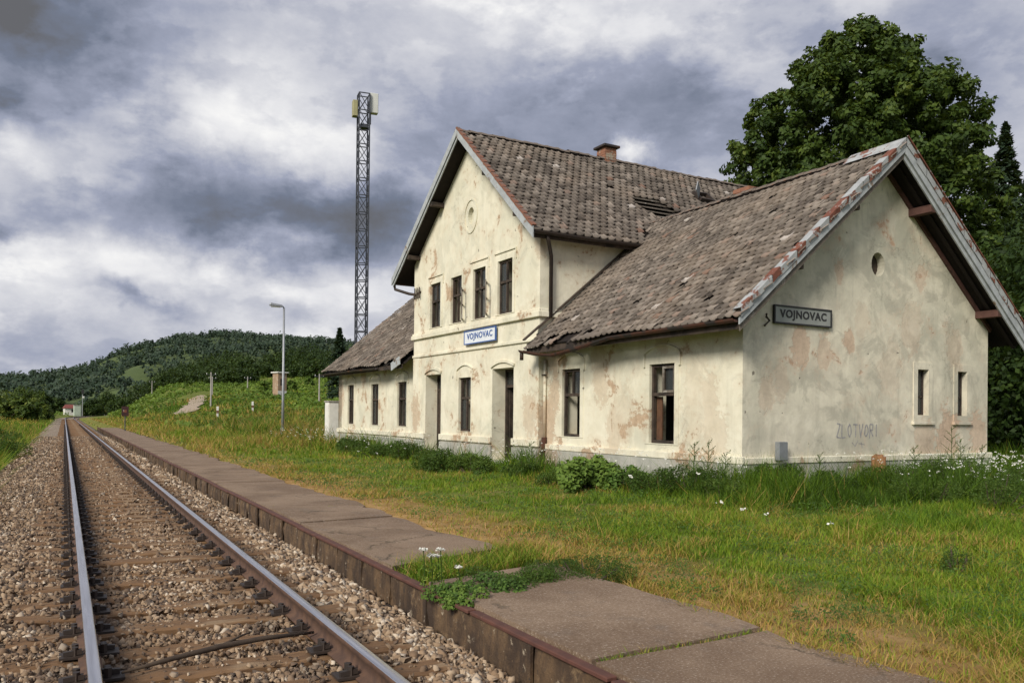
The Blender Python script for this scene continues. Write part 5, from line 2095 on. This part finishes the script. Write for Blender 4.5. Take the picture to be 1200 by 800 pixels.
# trees standing along the top of the slope and across the valley floor
def mid_tree(px, py_top, dist, w, label, base_py=None, mat='forest_leaf', t0=.5, n=2600, leaf=.34):
    pt = at(px, py_top, dist)
    zb_ = hz(pt.x, pt.y) if base_py is None else at(px, base_py, dist).z
    h = max(2.5, pt.z - zb_)
    limb_tree('bushy_tree', (pt.x, pt.y, zb_), label, 'tree', simple_crown(w, h, h * .12, 16), h * .4, .22, leaf, n, mat, 'trees at the edge of the slope', t0)


row = [(165, 452, 330, 11), (182, 448, 320, 10), (200, 441, 310, 12), (218, 433, 300, 12), (236, 428, 290, 13), (254, 422, 280, 14), (272, 419, 270, 14), (287, 423, 262, 11), (262, 434, 236, 12), (280, 437, 228, 9), (243, 441, 250, 11), (224, 446, 262, 11), (205, 450, 275, 10),
       (307, 430, 255, 10), (318, 424, 262, 11), (334, 420, 266, 12), (349, 415, 262, 13), (364, 412, 255, 13), (378, 415, 250, 12), (392, 418, 240, 11), (408, 412, 236, 12), (342, 427, 240, 9), (358, 425, 236, 9), (372, 427, 228, 8)]
side = ['left of the bare path', 'above the bare path', 'left of the transformer tower', 'behind the transformer tower', 'right of the transformer tower']
ordn = ['first', 'second', 'third', 'fourth', 'fifth', 'sixth', 'seventh', 'eighth', 'ninth', 'tenth', 'eleventh', 'twelfth']
allt = sorted(row)
grpn = {}
for (px, pyt, d_, w_) in allt:
    k = 0 if px < 215 else 1 if px < 250 else 2 if px < 300 else 3 if px < 340 else 4
    grpn[k] = grpn.get(k, 0) + 1
    mid_tree(px, pyt, d_, w_, ordn[grpn[k] - 1] + ' dark round tree from the left ' + side[k], mat='leaf', t0=random.uniform(.0, .22))
low = [(14, 470, 150, 6.5, 'bushy green tree at the left edge by the pale path'), (30, 462, 165, 7.5, 'tallest bushy tree left of the track beyond the verge'), (40, 467, 190, 6, 'round green tree left of the far hut'), (46, 464, 230, 7, 'dark tree behind the round bush left of the hut'),
       (66, 470, 335, 7, 'dark tree directly left of the white hut'), (24, 478, 120, 4.5, 'low bright bush on the left verge'), (38, 476, 140, 5, 'low bushy shrub left of the track'), (108, 473, 300, 8, 'tree right of the far signal'), (127, 464, 320, 9, 'dark round tree between signal and red board'),
       (141, 472, 290, 8, 'low dark tree behind the red board'), (-20, 466, 140, 8, 'bushy tree outside the left edge')]
for (px, pyt, d_, w_, lb) in low:
    mid_tree(px, pyt, d_, w_, lb, mat='leaf', t0=.62 if px in (24, 38, 14, 30, -20) else .25, n=4500, leaf=.22 if d_ < 200 else .3)
# bushes in the pasture above the transformer tower
for px, py, d_ in ((341, 442, 170), (311, 445, 165), (362, 433, 190)):
    p = at(px, py, d_)
    limb_tree('pasture_bush', (p.x, p.y, hz(p.x, p.y)), 'small dark bush in the pasture ' + {341: 'just right of the tower roof', 311: 'just left of the tower roof', 362: 'highest up the slope'}[px], 'bush', simple_crown(2.6, 1.8, .3, 8), .6, .06, .28, 400, 'scrub_leaf', 'bushes in the pasture', .25)


# ------------------------------------------------------------------ bushes and weeds along the walls
def shrub(px, py, dist, w, h, label, mat='weed_leaf', leaf=.05, n=1500, t0=.5, name='shrub', group='weeds along the station walls'):
    p = at(px, py, dist)
    z_ = hz(p.x, p.y) - .02 if p.x > 4.2 or p.x < 2 else -.03
    r_ = empty(name, (p.x, p.y, z_))
    tag(r_, label, 'shrub', group)
    st_ = MB()
    k = 7
    cl2 = []
    for i in range(k):
        a = random.uniform(0, 6.28)
        q = random.random() ** .6 * w / 2
        e = (q * math.cos(a), q * math.sin(a), h * random.uniform(.45, .9) * (1 - .35 * (2 * q / w) ** 2))
        st_.tube([(q * .3 * math.cos(a), q * .3 * math.sin(a), 0), (e[0] * .8, e[1] * .8, e[2] * .6), e], [.012, .009, .004], 5)
        cl2.append((e[0], e[1], e[2] * .68, w * .2, w * .2, h * .34))
    st_.build('stem', M['bark'], r_)['kind'] = 'stuff'
    fine = mat == 'weed_leaf'
    if fine:
        n, leaf = int(n * 2.4), leaf * .62
    Ps, Ns, Tn = [], [], []
    for c in cl2:
        m_ = n // k
        P_, d = blob_points(m_, c[:3], c[3:])
        Ps.append(P_)
        Ns.append(d * .5 + (rand_dirs(m_) if fine else np.array([-.2, -.2, .6])))
        Tn.append(np.clip(RNG.normal(t0, .17, m_) + random.gauss(0, .08), 0, 1))
    P_ = np.concatenate(Ps)
    P_[:, 2] = np.maximum(P_[:, 2], .02)
    N_ = np.concatenate(Ns)
    V, Fc, tn = leaf_quads(P_, RNG.uniform(.7, 1.4, len(P_)) * leaf, np.concatenate(Tn), N_ / np.linalg.norm(N_, axis=1, keepdims=True), aspect=.36 if fine else .75)
    link('foliage', npmesh('foliage', V, Fc, tn), M[mat], r_)['kind'] = 'stuff'


shrub(691, 560, 15.6, 1.15, .80, 'round bright green broad leaved bush under the near wing window', 'shrub_leaf', .042, 2600, .85)
shrub(730, 562, 15.6, .8, .62, 'smaller bright bush beside the round bright bush', 'shrub_leaf', .04, 1400, .68)
shrub(770, 570, 15.0, .9, .62, 'dark weedy bush left of the tall windowed wall weeds', 'weed_leaf', .035, 1500, .4)
shrub(808, 568, 14.8, 1.0, .75, 'tall dark weed clump below the near wing window', 'weed_leaf', .035, 1800, .35)
shrub(845, 575, 14.2, .8, .55, 'feathery weed clump left of the house corner', 'weed_leaf', .03, 1300, .55)
shrub(895, 560, 16.0, .6, .75, 'dark ivy clump below the grey metal box', 'weed_leaf', .045, 1200, .15)
shrub(930, 566, 16.2, 1.1, .62, 'dark creeper against the gable plinth', 'weed_leaf', .045, 1700, .12)
shrub(972, 568, 16.6, .9, .5, 'low creeper left of the wooden stump', 'weed_leaf', .04, 1200, .22)
shrub(1050, 560, 17.2, 1.3, .7, 'weedy bush right of the wooden stump', 'weed_leaf', .035, 1700, .5)
shrub(1110, 555, 18.0, 1.5, .8, 'weedy bush under the slit windows', 'weed_leaf', .035, 1700, .45)
shrub(1180, 560, 18.0, 1.8, .95, 'dense weed thicket at the right photo edge', 'weed_leaf', .035, 2000, .4)
shrub(1165, 590, 14.5, 1.4, .7, 'leafy weed thicket before the right end of the gable', 'weed_leaf', .03, 1700, .55)
shrub(1090, 588, 14.8, 1.2, .55, 'leafy weeds among white flowers before the gable', 'weed_leaf', .03, 1500, .55)
shrub(520, 540, 20.6, 1.3, .75, 'dark green bush before the middle window', 'weed_leaf', .05, 1600, .5)
shrub(552, 541, 20.0, 1.1, .6, 'green weeds between the middle window and the open door', 'weed_leaf', .05, 1300, .6)
shrub(468, 527, 25.5, 1.3, .7, 'green bush at the joint of left wing and tall front', 'weed_leaf', .055, 1200, .35)
shrub(440, 521, 27, 1.5, .6, 'low bush under the left wing windows', 'weed_leaf', .055, 1100, .4)
shrub(408, 517, 30, 1.6, .75, 'bush at the far end of the left wing', 'weed_leaf', .06, 1100, .4)
shrub(610, 548, 18.6, .8, .5, 'weeds right of the open door', 'weed_leaf', .045, 1000, .45)
shrub(655, 556, 16.6, .9, .45, 'weeds at the joint of near wing and tall front', 'weed_leaf', .04, 1000, .6)
shrub(-12, 548, 34, 2.6, 1.1, 'dark weed thicket on the left verge beside the ballast', 'weed_leaf', .06, 2400, .4, group='thickets on the left verge')
shrub(4, 520, 48, 2.8, 1.2, 'dark weed thicket farther along the left verge', 'weed_leaf', .08, 2000, .4, group='thickets on the left verge')
# weeds in the gap of the platform
shrub(560, 680, 6.95, .75, .22, 'feathery green weeds in the platform gap at the edge', 'shrub_leaf', .014, 2600, .45, group='weeds in the platform gap')
shrub(535, 690, 6.75, .5, .16, 'low green weeds hugging the platform edge', 'shrub_leaf', .014, 1500, .5, group='weeds in the platform gap')
shrub(545, 703, 6.5, .35, .2, 'bright yellowish weed spilling over the platform edge', 'shrub_leaf', .014, 1100, .8, group='weeds in the platform gap')
shrub(655, 672, 7.6, .8, .2, 'dark weeds at the back of the platform gap', 'weed_leaf', .016, 1800, .4, group='weeds in the platform gap')
shrub(690, 676, 7.6, .9, .24, 'dark weeds where the platform gap meets the meadow', 'weed_leaf', .016, 1800, .3, group='weeds in the platform gap')
shrub(585, 672, 7.2, .7, .22, 'ferny weeds behind the flowers of the platform gap', 'weed_leaf', .016, 1800, .45, group='weeds in the platform gap')
shrub(8, 582, 15.2, .45, .14, 'small green weed on the gravel at the left edge', 'weed_leaf', .03, 700, .4)
shrub(610, 676, 7.2, .7, .2, 'weeds in the middle of the platform gap', 'weed_leaf', .016, 1800, .5, group='weeds in the platform gap')
shrub(1122, 640, 8.9, .35, .3, 'small leafy weed in the meadow at the right', 'weed_leaf', .018, 500, .4)


def tall_weed(px, py, dist, h, label):
    p = at(px, py, dist)
    r_ = empty('tall_weed', (p.x, p.y, hz(p.x, p.y)))
    tag(r_, label, 'weed', 'tall seeding weeds by the walls')
    mb = MB()
    lean = random.uniform(-.08, .08)
    mb.tube([(0, 0, 0), (lean * .5, .02, h * .5), (lean, .03, h)], [.009, .007, .003], 5)
    P_, T_ = [], []
    for i in range(14):
        q = .30 + .68 * i / 14
        a = i * 2.4 + random.uniform(-.4, .4)
        L = h * .20 * (1.15 - q) + .05
        b0 = Vector((lean * q, .03 * q, h * q))
        b1 = b0 + Vector((math.cos(a) * L, math.sin(a) * L, L * .9))
        mb.tube([b0, b1], [.005, .002], 4)
        for k in range(9):
            c_ = b0.lerp(b1, .25 + .75 * k / 9)
            P_.append((c_.x + random.gauss(0, .008), c_.y + random.gauss(0, .008), c_.z + random.gauss(0, .01)))
            T_.append(random.uniform(.2, .9))
    st_ = mb.build('stem', M['scrub_leaf'], r_)
    st_['kind'] = 'stuff'
    V, Fc, tn = leaf_quads(np.array(P_), np.full(len(P_), .016), np.array(T_), None, aspect=.45)
    link('leaf', npmesh('leaf', V, Fc, tn), M['weed_leaf'], r_)['kind'] = 'stuff'


for a_ in ((812, 572, 14.6, .95, 'tall seeding weed left of the house corner under the near wing window'), (828, 574, 14.4, 1.0, 'tall seeding weed in the thicket left of the corner'), (848, 577, 14.2, .8, 'seeding weed nearest to the house corner'),
           (1115, 556, 18.0, 1.25, 'tall branching weed under the slit windows of the gable'), (1128, 556, 18.2, 1.0, 'branching weed right of the tallest one under the slit windows'), (960, 572, 16.4, .7, 'thin weed before the gable plinth'),
           (1075, 572, 15.6, .9, 'thin weed between stump and slit windows'), (625, 556, 18.2, .8, 'thin weed at the corner of the tall front'), (1150, 570, 16.0, .95, 'tall weed at the right end of the gable')):
    tall_weed(*a_)


def flower(px, py, dist, h, label, n=5):
    p = at(px, py, dist)
    r_ = empty('yarrow_plant', (p.x, p.y, hz(p.x, p.y) if p.x > 4.2 else -.06))
    tag(r_, label, 'flower', 'white flowers in the platform gap')
    MB().tube([(0, 0, 0), (.01, .01, h * .6), (.0, .02, h)], [.006, .005, .004], 5).build('stem', M['scrub_leaf'], r_)
    m_ = 50
    a = RNG.uniform(0, 6.28, m_)
    q = RNG.random(m_) ** .5 * .036
    P_ = np.stack([np.cos(a) * q, .02 + np.sin(a) * q, h + RNG.normal(0, .006, m_)], -1)
    V, Fc, tn = leaf_quads(P_, np.full(m_, .010), RNG.random(m_), np.tile([0., 0, 1], (m_, 1)), aspect=.9)
    link('flower_head', npmesh('flower_head', V, Fc, tn), M['petal_w'], r_)
    m_ = 60
    zz = RNG.random(m_) * h * .8
    a = RNG.uniform(0, 6.28, m_)
    P_ = np.stack([np.cos(a) * .025, np.sin(a) * .025, zz], -1)
    V, Fc, tn = leaf_quads(P_, np.full(m_, .018), RNG.random(m_), None, aspect=.3)
    link('leaf', npmesh('leaf', V, Fc, tn), M['scrub_leaf'], r_)['kind'] = 'stuff'


flower(497, 662, 7.0, .40, 'leftmost tall white flower in the platform gap')
flower(506, 662, 7.05, .34, 'shorter white flower between two taller ones in the gap')
flower(517, 662, 7.0, .40, 'rightmost tall white flower in the platform gap')
flower(514, 668, 7.1, .33, 'lower white flower just beside the rightmost tall one')
flower(538, 668, 7.0, .25, 'smallest white flower at the right of the gap')


# ------------------------------------------------------------------ grass
def in_house(X, Y, pad=.0):
    s = (X - 10.994) * cb_ + (Y - 11.395) * sb_
    t_ = -(X - 10.994) * sb_ + (Y - 11.395) * cb_
    wing = (s > -.06 - pad) & (s < WD + pad) & (t_ > -.06 - pad) & (t_ < T3 + pad)
    body = (s > -.25 - pad) & (s < TD + pad) & (t_ > T1 - pad) & (t_ < T2 + pad)
    return wing | body, s, t_


def grass():
    N = 1000000
    rho = np.exp(RNG.uniform(np.log(3.6), np.log(170), N))
    th = RNG.uniform(R(-16), R(74), N)
    X, Y = np.sin(th) * rho, np.cos(th) * rho
    inside, s, t_ = in_house(X, Y)
    jag = (fbm(X, Y, 1.6) - .5) * .35
    right = (X > 4.17 + jag) & ~inside
    left = (X < -1.66 + jag * 1.2)
    gap = (X > 2.8) & (X < 4.3) & (Y > 6.75 + (X - 2.8) * .22) & (Y < 7.55 + (X - 2.8) * .35)
    joint = (X > 2.8) & (X < 4.25) & (np.abs(Y - (4.05 + (X - 2.76) * .07)) < .035)
    rim = (X > 2.75) & (X < 2.95) & (fbm(X * 0, Y, .9) > .55) & (RNG.random(N) < .35)
    crackz = (X > 3.0) & (X < 4.2) & (np.abs(Y - (12.63 - (X - 2.76) * .07)) < .06) & (RNG.random(N) < .6)
    keep = right | left | gap | joint | rim | crackz
    # bare earth next to the platform lets fewer blades grow
    bare = right & (X < 5.2 + jag * 3) & (fbm(X + 40, Y, .8) > .46) & (RNG.random(N) < .66)
    keep &= ~bare
    thin = right & (rho < 40) & (fbm(X + 33, Y + 8, 3.2) < .44) & (RNG.random(N) < .6)
    keep &= ~thin
    X, Y, rho, s, t_ = X[keep], Y[keep], rho[keep], s[keep], t_[keep]
    right, left, gap, joint, rim, crackz = [q[keep] for q in (right, left, gap, joint, rim, crackz)]
    n = len(X)
    f1, f2, f3 = fbm(X, Y, .35), fbm(X + 77, Y + 31, 1.3), fbm(X + 11, Y + 5, .12)
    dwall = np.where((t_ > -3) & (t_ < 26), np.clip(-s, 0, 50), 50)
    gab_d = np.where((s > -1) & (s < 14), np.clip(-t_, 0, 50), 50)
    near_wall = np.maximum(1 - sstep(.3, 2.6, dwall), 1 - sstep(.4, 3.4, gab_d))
    farz = sstep(26, 40, Y)
    f4 = fbm(X + 33, Y + 8, 3.2)
    hgt = .022 + .085 * f4 ** 1.5 + .07 * sstep(.5, .75, f2) + .05 * sstep(5.5, 9, X) * f1
    hgt += near_wall * (.07 + .46 * sstep(.35, .8, f2))
    hgt += .28 * farz * sstep(.3, .7, f2)
    hgt = np.where(left, .25 + .55 * f2, hgt)
    hgt = np.where(gap, .06 + .16 * f2, hgt)
    hgt = np.where(joint | crackz, .025 + .03 * RNG.random(n), hgt)
    hgt = np.where(rim, .03 + .05 * RNG.random(n), hgt)
    hgt *= RNG.uniform(.45, 1.4, n)
    # colour: straw near the platform and in patches, rich green elsewhere
    straw = 1 - sstep(4.75, 6.1, X + (f1 - .5) * 2.8)
    straw = np.maximum(straw, .42 * sstep(.58, .70, fbm(X + 200, Y, .55)) * sstep(4, 8, X) * (1 - near_wall))
    straw = np.maximum(straw, .75 * farz * sstep(.40, .62, fbm(X, Y + 90, .10) + .12 * (1 - sstep(6, 18, X))))
    straw = np.where(left, .55 * sstep(.45, .65, fbm(X + 9, Y, .25)), straw)
    straw = np.where(gap | joint | rim | crackz, .25, straw)
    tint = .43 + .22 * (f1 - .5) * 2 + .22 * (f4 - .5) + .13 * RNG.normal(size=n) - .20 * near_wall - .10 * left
    stalk = right & (RNG.random(n) < .006) & (rho < 40)
    hgt = np.where(stalk, hgt * 1.3 + .09, hgt)
    straw = np.where(stalk, .8, straw)
    patch = sstep(.56, .64, fbm(X + 300, Y + 20, .75)) * sstep(.35, .6, f4)
    straw = np.maximum(straw, .62 * patch * (X > 4.2) * (1 - near_wall))
    for p_ in pA + pB:
        hgt = np.where(np.hypot(X - p_.x, (Y - p_.y) * .45) < 3.2, hgt * .12, hgt)
    isstraw = RNG.random(n) < straw * .86
    tint = np.where(isstraw, .80 + .12 * RNG.normal(size=n), tint)
    tint = np.clip(tint, 0, 1)
    wdt = np.maximum(.0030, rho * .00048) * RNG.uniform(.6, 1.6, n) * np.where(stalk, .55, 1)
    hgt = np.maximum(hgt, rho * .0014)
    a = RNG.uniform(0, 2 * np.pi, n)
    lean = RNG.uniform(.2, 1.5, n) * hgt * np.where(isstraw & ~stalk, 1.35, 1) * np.where(stalk, .5, 1)
    lx_, ly2 = np.cos(a) * lean, np.sin(a) * lean
    b = a + np.pi / 2 + RNG.normal(0, .5, n)
    wx, wy = np.cos(b) * wdt, np.sin(b) * wdt
    Z = H(X, Y) - .01
    Z = np.where(gap | rim, -.05, Z)
    Z = np.where(joint | crackz, .0, Z)
    base = np.stack([X, Y, Z], -1)
    o3 = lambda x, y_, z: np.stack([x, y_, z], -1)
    z0 = np.zeros(n)
    V = np.stack([base + o3(wx, wy, z0), base - o3(wx, wy, z0), base + o3(lx_ * .35 - wx * .7, ly2 * .35 - wy * .7, hgt * .6), base + o3(lx_ * .35 + wx * .7, ly2 * .35 + wy * .7, hgt * .6), base + o3(lx_, ly2, hgt)], 1)
    nearb = rho < 11
    Vn, tn_ = V[nearb], tint[nearb]
    Vf, tf_ = V[~nearb][:, [0, 1, 4]], tint[~nearb]
    idx = np.arange(len(Vn))[:, None] * 5
    tri = np.concatenate([idx + [[0, 1, 2]], idx + [[0, 2, 3]], idx + [[3, 2, 4]]], 1).reshape(-1, 3)
    trif = np.arange(len(Vf) * 3).reshape(-1, 3) + len(Vn) * 5
    me = npmesh('grass', np.concatenate([Vn.reshape(-1, 3), Vf.reshape(-1, 3)]), np.concatenate([tri, trif]), np.concatenate([np.repeat(tn_, 5), np.repeat(tf_, 3)]))
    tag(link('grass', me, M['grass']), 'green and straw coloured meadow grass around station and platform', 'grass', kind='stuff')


grass()


def low_leaves():
    # clover, plantain and other low leaves between the blades
    N = 150000
    rho = np.exp(RNG.uniform(np.log(4.2), np.log(26), N))
    th = RNG.uniform(R(8), R(72), N)
    X, Y = np.sin(th) * rho, np.cos(th) * rho
    inside, s, t_ = in_house(X, Y, .05)
    k = (X > 4.35) & ~inside & (fbm(X + 5, Y + 60, 1.1) > .50) & (fbm(X, Y, 3.7) > .42)
    X, Y, rho = X[k], Y[k], rho[k]
    n = len(X)
    P_ = np.stack([X, Y, H(X, Y) + RNG.uniform(.01, .13, n) * fbm(X + 5, Y + 60, 1.1) * 1.5], -1)
    tint = np.clip(.45 + .5 * (fbm(X + 70, Y, .8) - .5) + RNG.normal(0, .16, n), 0, 1)
    V, Fc, tn = leaf_quads(P_, np.maximum(.010, rho * .0011) * RNG.uniform(.6, 1.5, n), tint, np.tile([-.2, -.25, .8], (n, 1)), aspect=.6)
    tag(link('clover', npmesh('clover', V, Fc, tn), M['shrub_leaf']), 'low broad leaved clover and weeds among the meadow grass', 'ground cover', kind='stuff')


low_leaves()


def flowers():
    # white daisies before the gable and along the wall
    n = 15000
    X, Y = RNG.uniform(6, 26, n), RNG.uniform(5, 40, n)
    inside, s, t_ = in_house(X, Y, .1)
    pr = np.where((t_ < 0) & (s > 1), np.exp(-((t_ + 2.8) / 2.3) ** 2) * sstep(1, 4.5, s), 0) + np.where((s < 0) & (t_ > -1), .22 * np.exp(-((s + .9) / .9) ** 2), 0) + .006
    pr *= sstep(.30, .60, fbm(X, Y, .9)) * 2.0
    k = (RNG.random(n) < pr * .85) & ~inside & (X > 6)
    X, Y = X[k], Y[k]
    n = len(X)
    h = RNG.uniform(.35, .75, n)
    Z = H(X, Y)
    # stems
    wv = .003
    base = np.stack([X, Y, Z], -1)
    top = base + np.stack([RNG.normal(0, .06, n), RNG.normal(0, .06, n), h], -1)
    st_ = np.stack([base + [wv, 0, 0], base - [wv, 0, 0], top], 1).reshape(-1, 3)
    me = npmesh('flower_stem', st_, np.arange(3 * n).reshape(n, 3), np.full(3 * n, .3))
    tag(link('flower_stem', me, M['grass']), 'thin stems of the white wild flowers by the station walls', 'flower stems', kind='stuff')
    m_ = 7
    P_ = np.repeat(top, m_, 0) + RNG.normal(0, .022, (n * m_, 3)) * [1, 1, .35]
    V, Fc, tn = leaf_quads(P_, RNG.uniform(.008, .016, n * m_), RNG.random(n * m_), np.tile([-.25, -.4, .8], (n * m_, 1)), aspect=.9)
    tag(link('white_flower', npmesh('white_flower', V, Fc, tn), M['petal_w']), 'small white wild flowers scattered before the gable and walls', 'wild flowers', kind='stuff')
    # yellow flowers far along the line and on the left verge
    n = 2200
    X = np.concatenate([RNG.uniform(-9, -2.6, n // 2), RNG.uniform(5, 26, n // 2)])
    Y = np.concatenate([RNG.uniform(28, 110, n // 2), RNG.uniform(44, 120, n // 2)])
    k = fbm(X + 50, Y, .16) > .52
    X, Y = X[k], Y[k]
    n = len(X)
    P_ = np.stack([X, Y, H(X, Y) + RNG.uniform(.4, .8, n)], -1)
    P_ = np.repeat(P_, 6, 0) + RNG.normal(0, .08, (n * 6, 3))
    V, Fc, tn = leaf_quads(P_, RNG.uniform(.02, .045, n * 6), RNG.random(n * 6), None, aspect=.8)
    tag(link('yellow_flower', npmesh('yellow_flower', V, Fc, tn), M['petal_y']), 'drifts of yellow wild flowers beside the far track', 'wild flowers', kind='stuff')


flowers()


def scrub():
    # bracken and low scrub that covers the slope
    n = 15000
    rho = np.exp(RNG.uniform(np.log(58), np.log(330), n))
    th = RNG.uniform(R(-14), R(32), n)
    X, Y = np.sin(th) * rho, np.cos(th) * rho
    Xr = X - track_x(Y)
    k = ((Xr > 9) & (Y > 62)) | ((Xr < -7) & (Y > 70))
    k &= fbm(X, Y, .07) > .30
    for p_ in pA + pB:
        k &= np.hypot((X - p_.x) * 1.0, (Y - p_.y) * .45) > 4.2
    X, Y, rho = X[k], Y[k], rho[k]
    n = len(X)
    L = 12
    d = rand_dirs(n * L).reshape(n, L, 3)
    d[..., 2] = np.abs(d[..., 2])
    sz = RNG.uniform(.3, .8, n) * (1 + rho / 220)
    P_ = np.stack([X, Y, H(X, Y)], -1)[:, None] + d * (.45 + .55 * RNG.random((n, L, 1))) * np.stack([sz, sz, sz * .55], -1)[:, None]
    t0 = .5 + .35 * (fbm(X + 20, Y, .05) - .5) * 2 + RNG.normal(0, .1, n)
    tint = np.clip(t0[:, None] + RNG.normal(0, .12, (n, L)), 0, 1)
    V, Fc, tn = leaf_quads(P_.reshape(-1, 3), np.repeat(sz * .24, L) * RNG.uniform(.7, 1.3, n * L), tint.ravel(), d.reshape(-1, 3), aspect=.7)
    tag(link('scrub', npmesh('scrub', V, Fc, tn), M['scrub_leaf']), 'low green bracken and scrub covering the far slope', 'scrub', kind='stuff')


scrub()
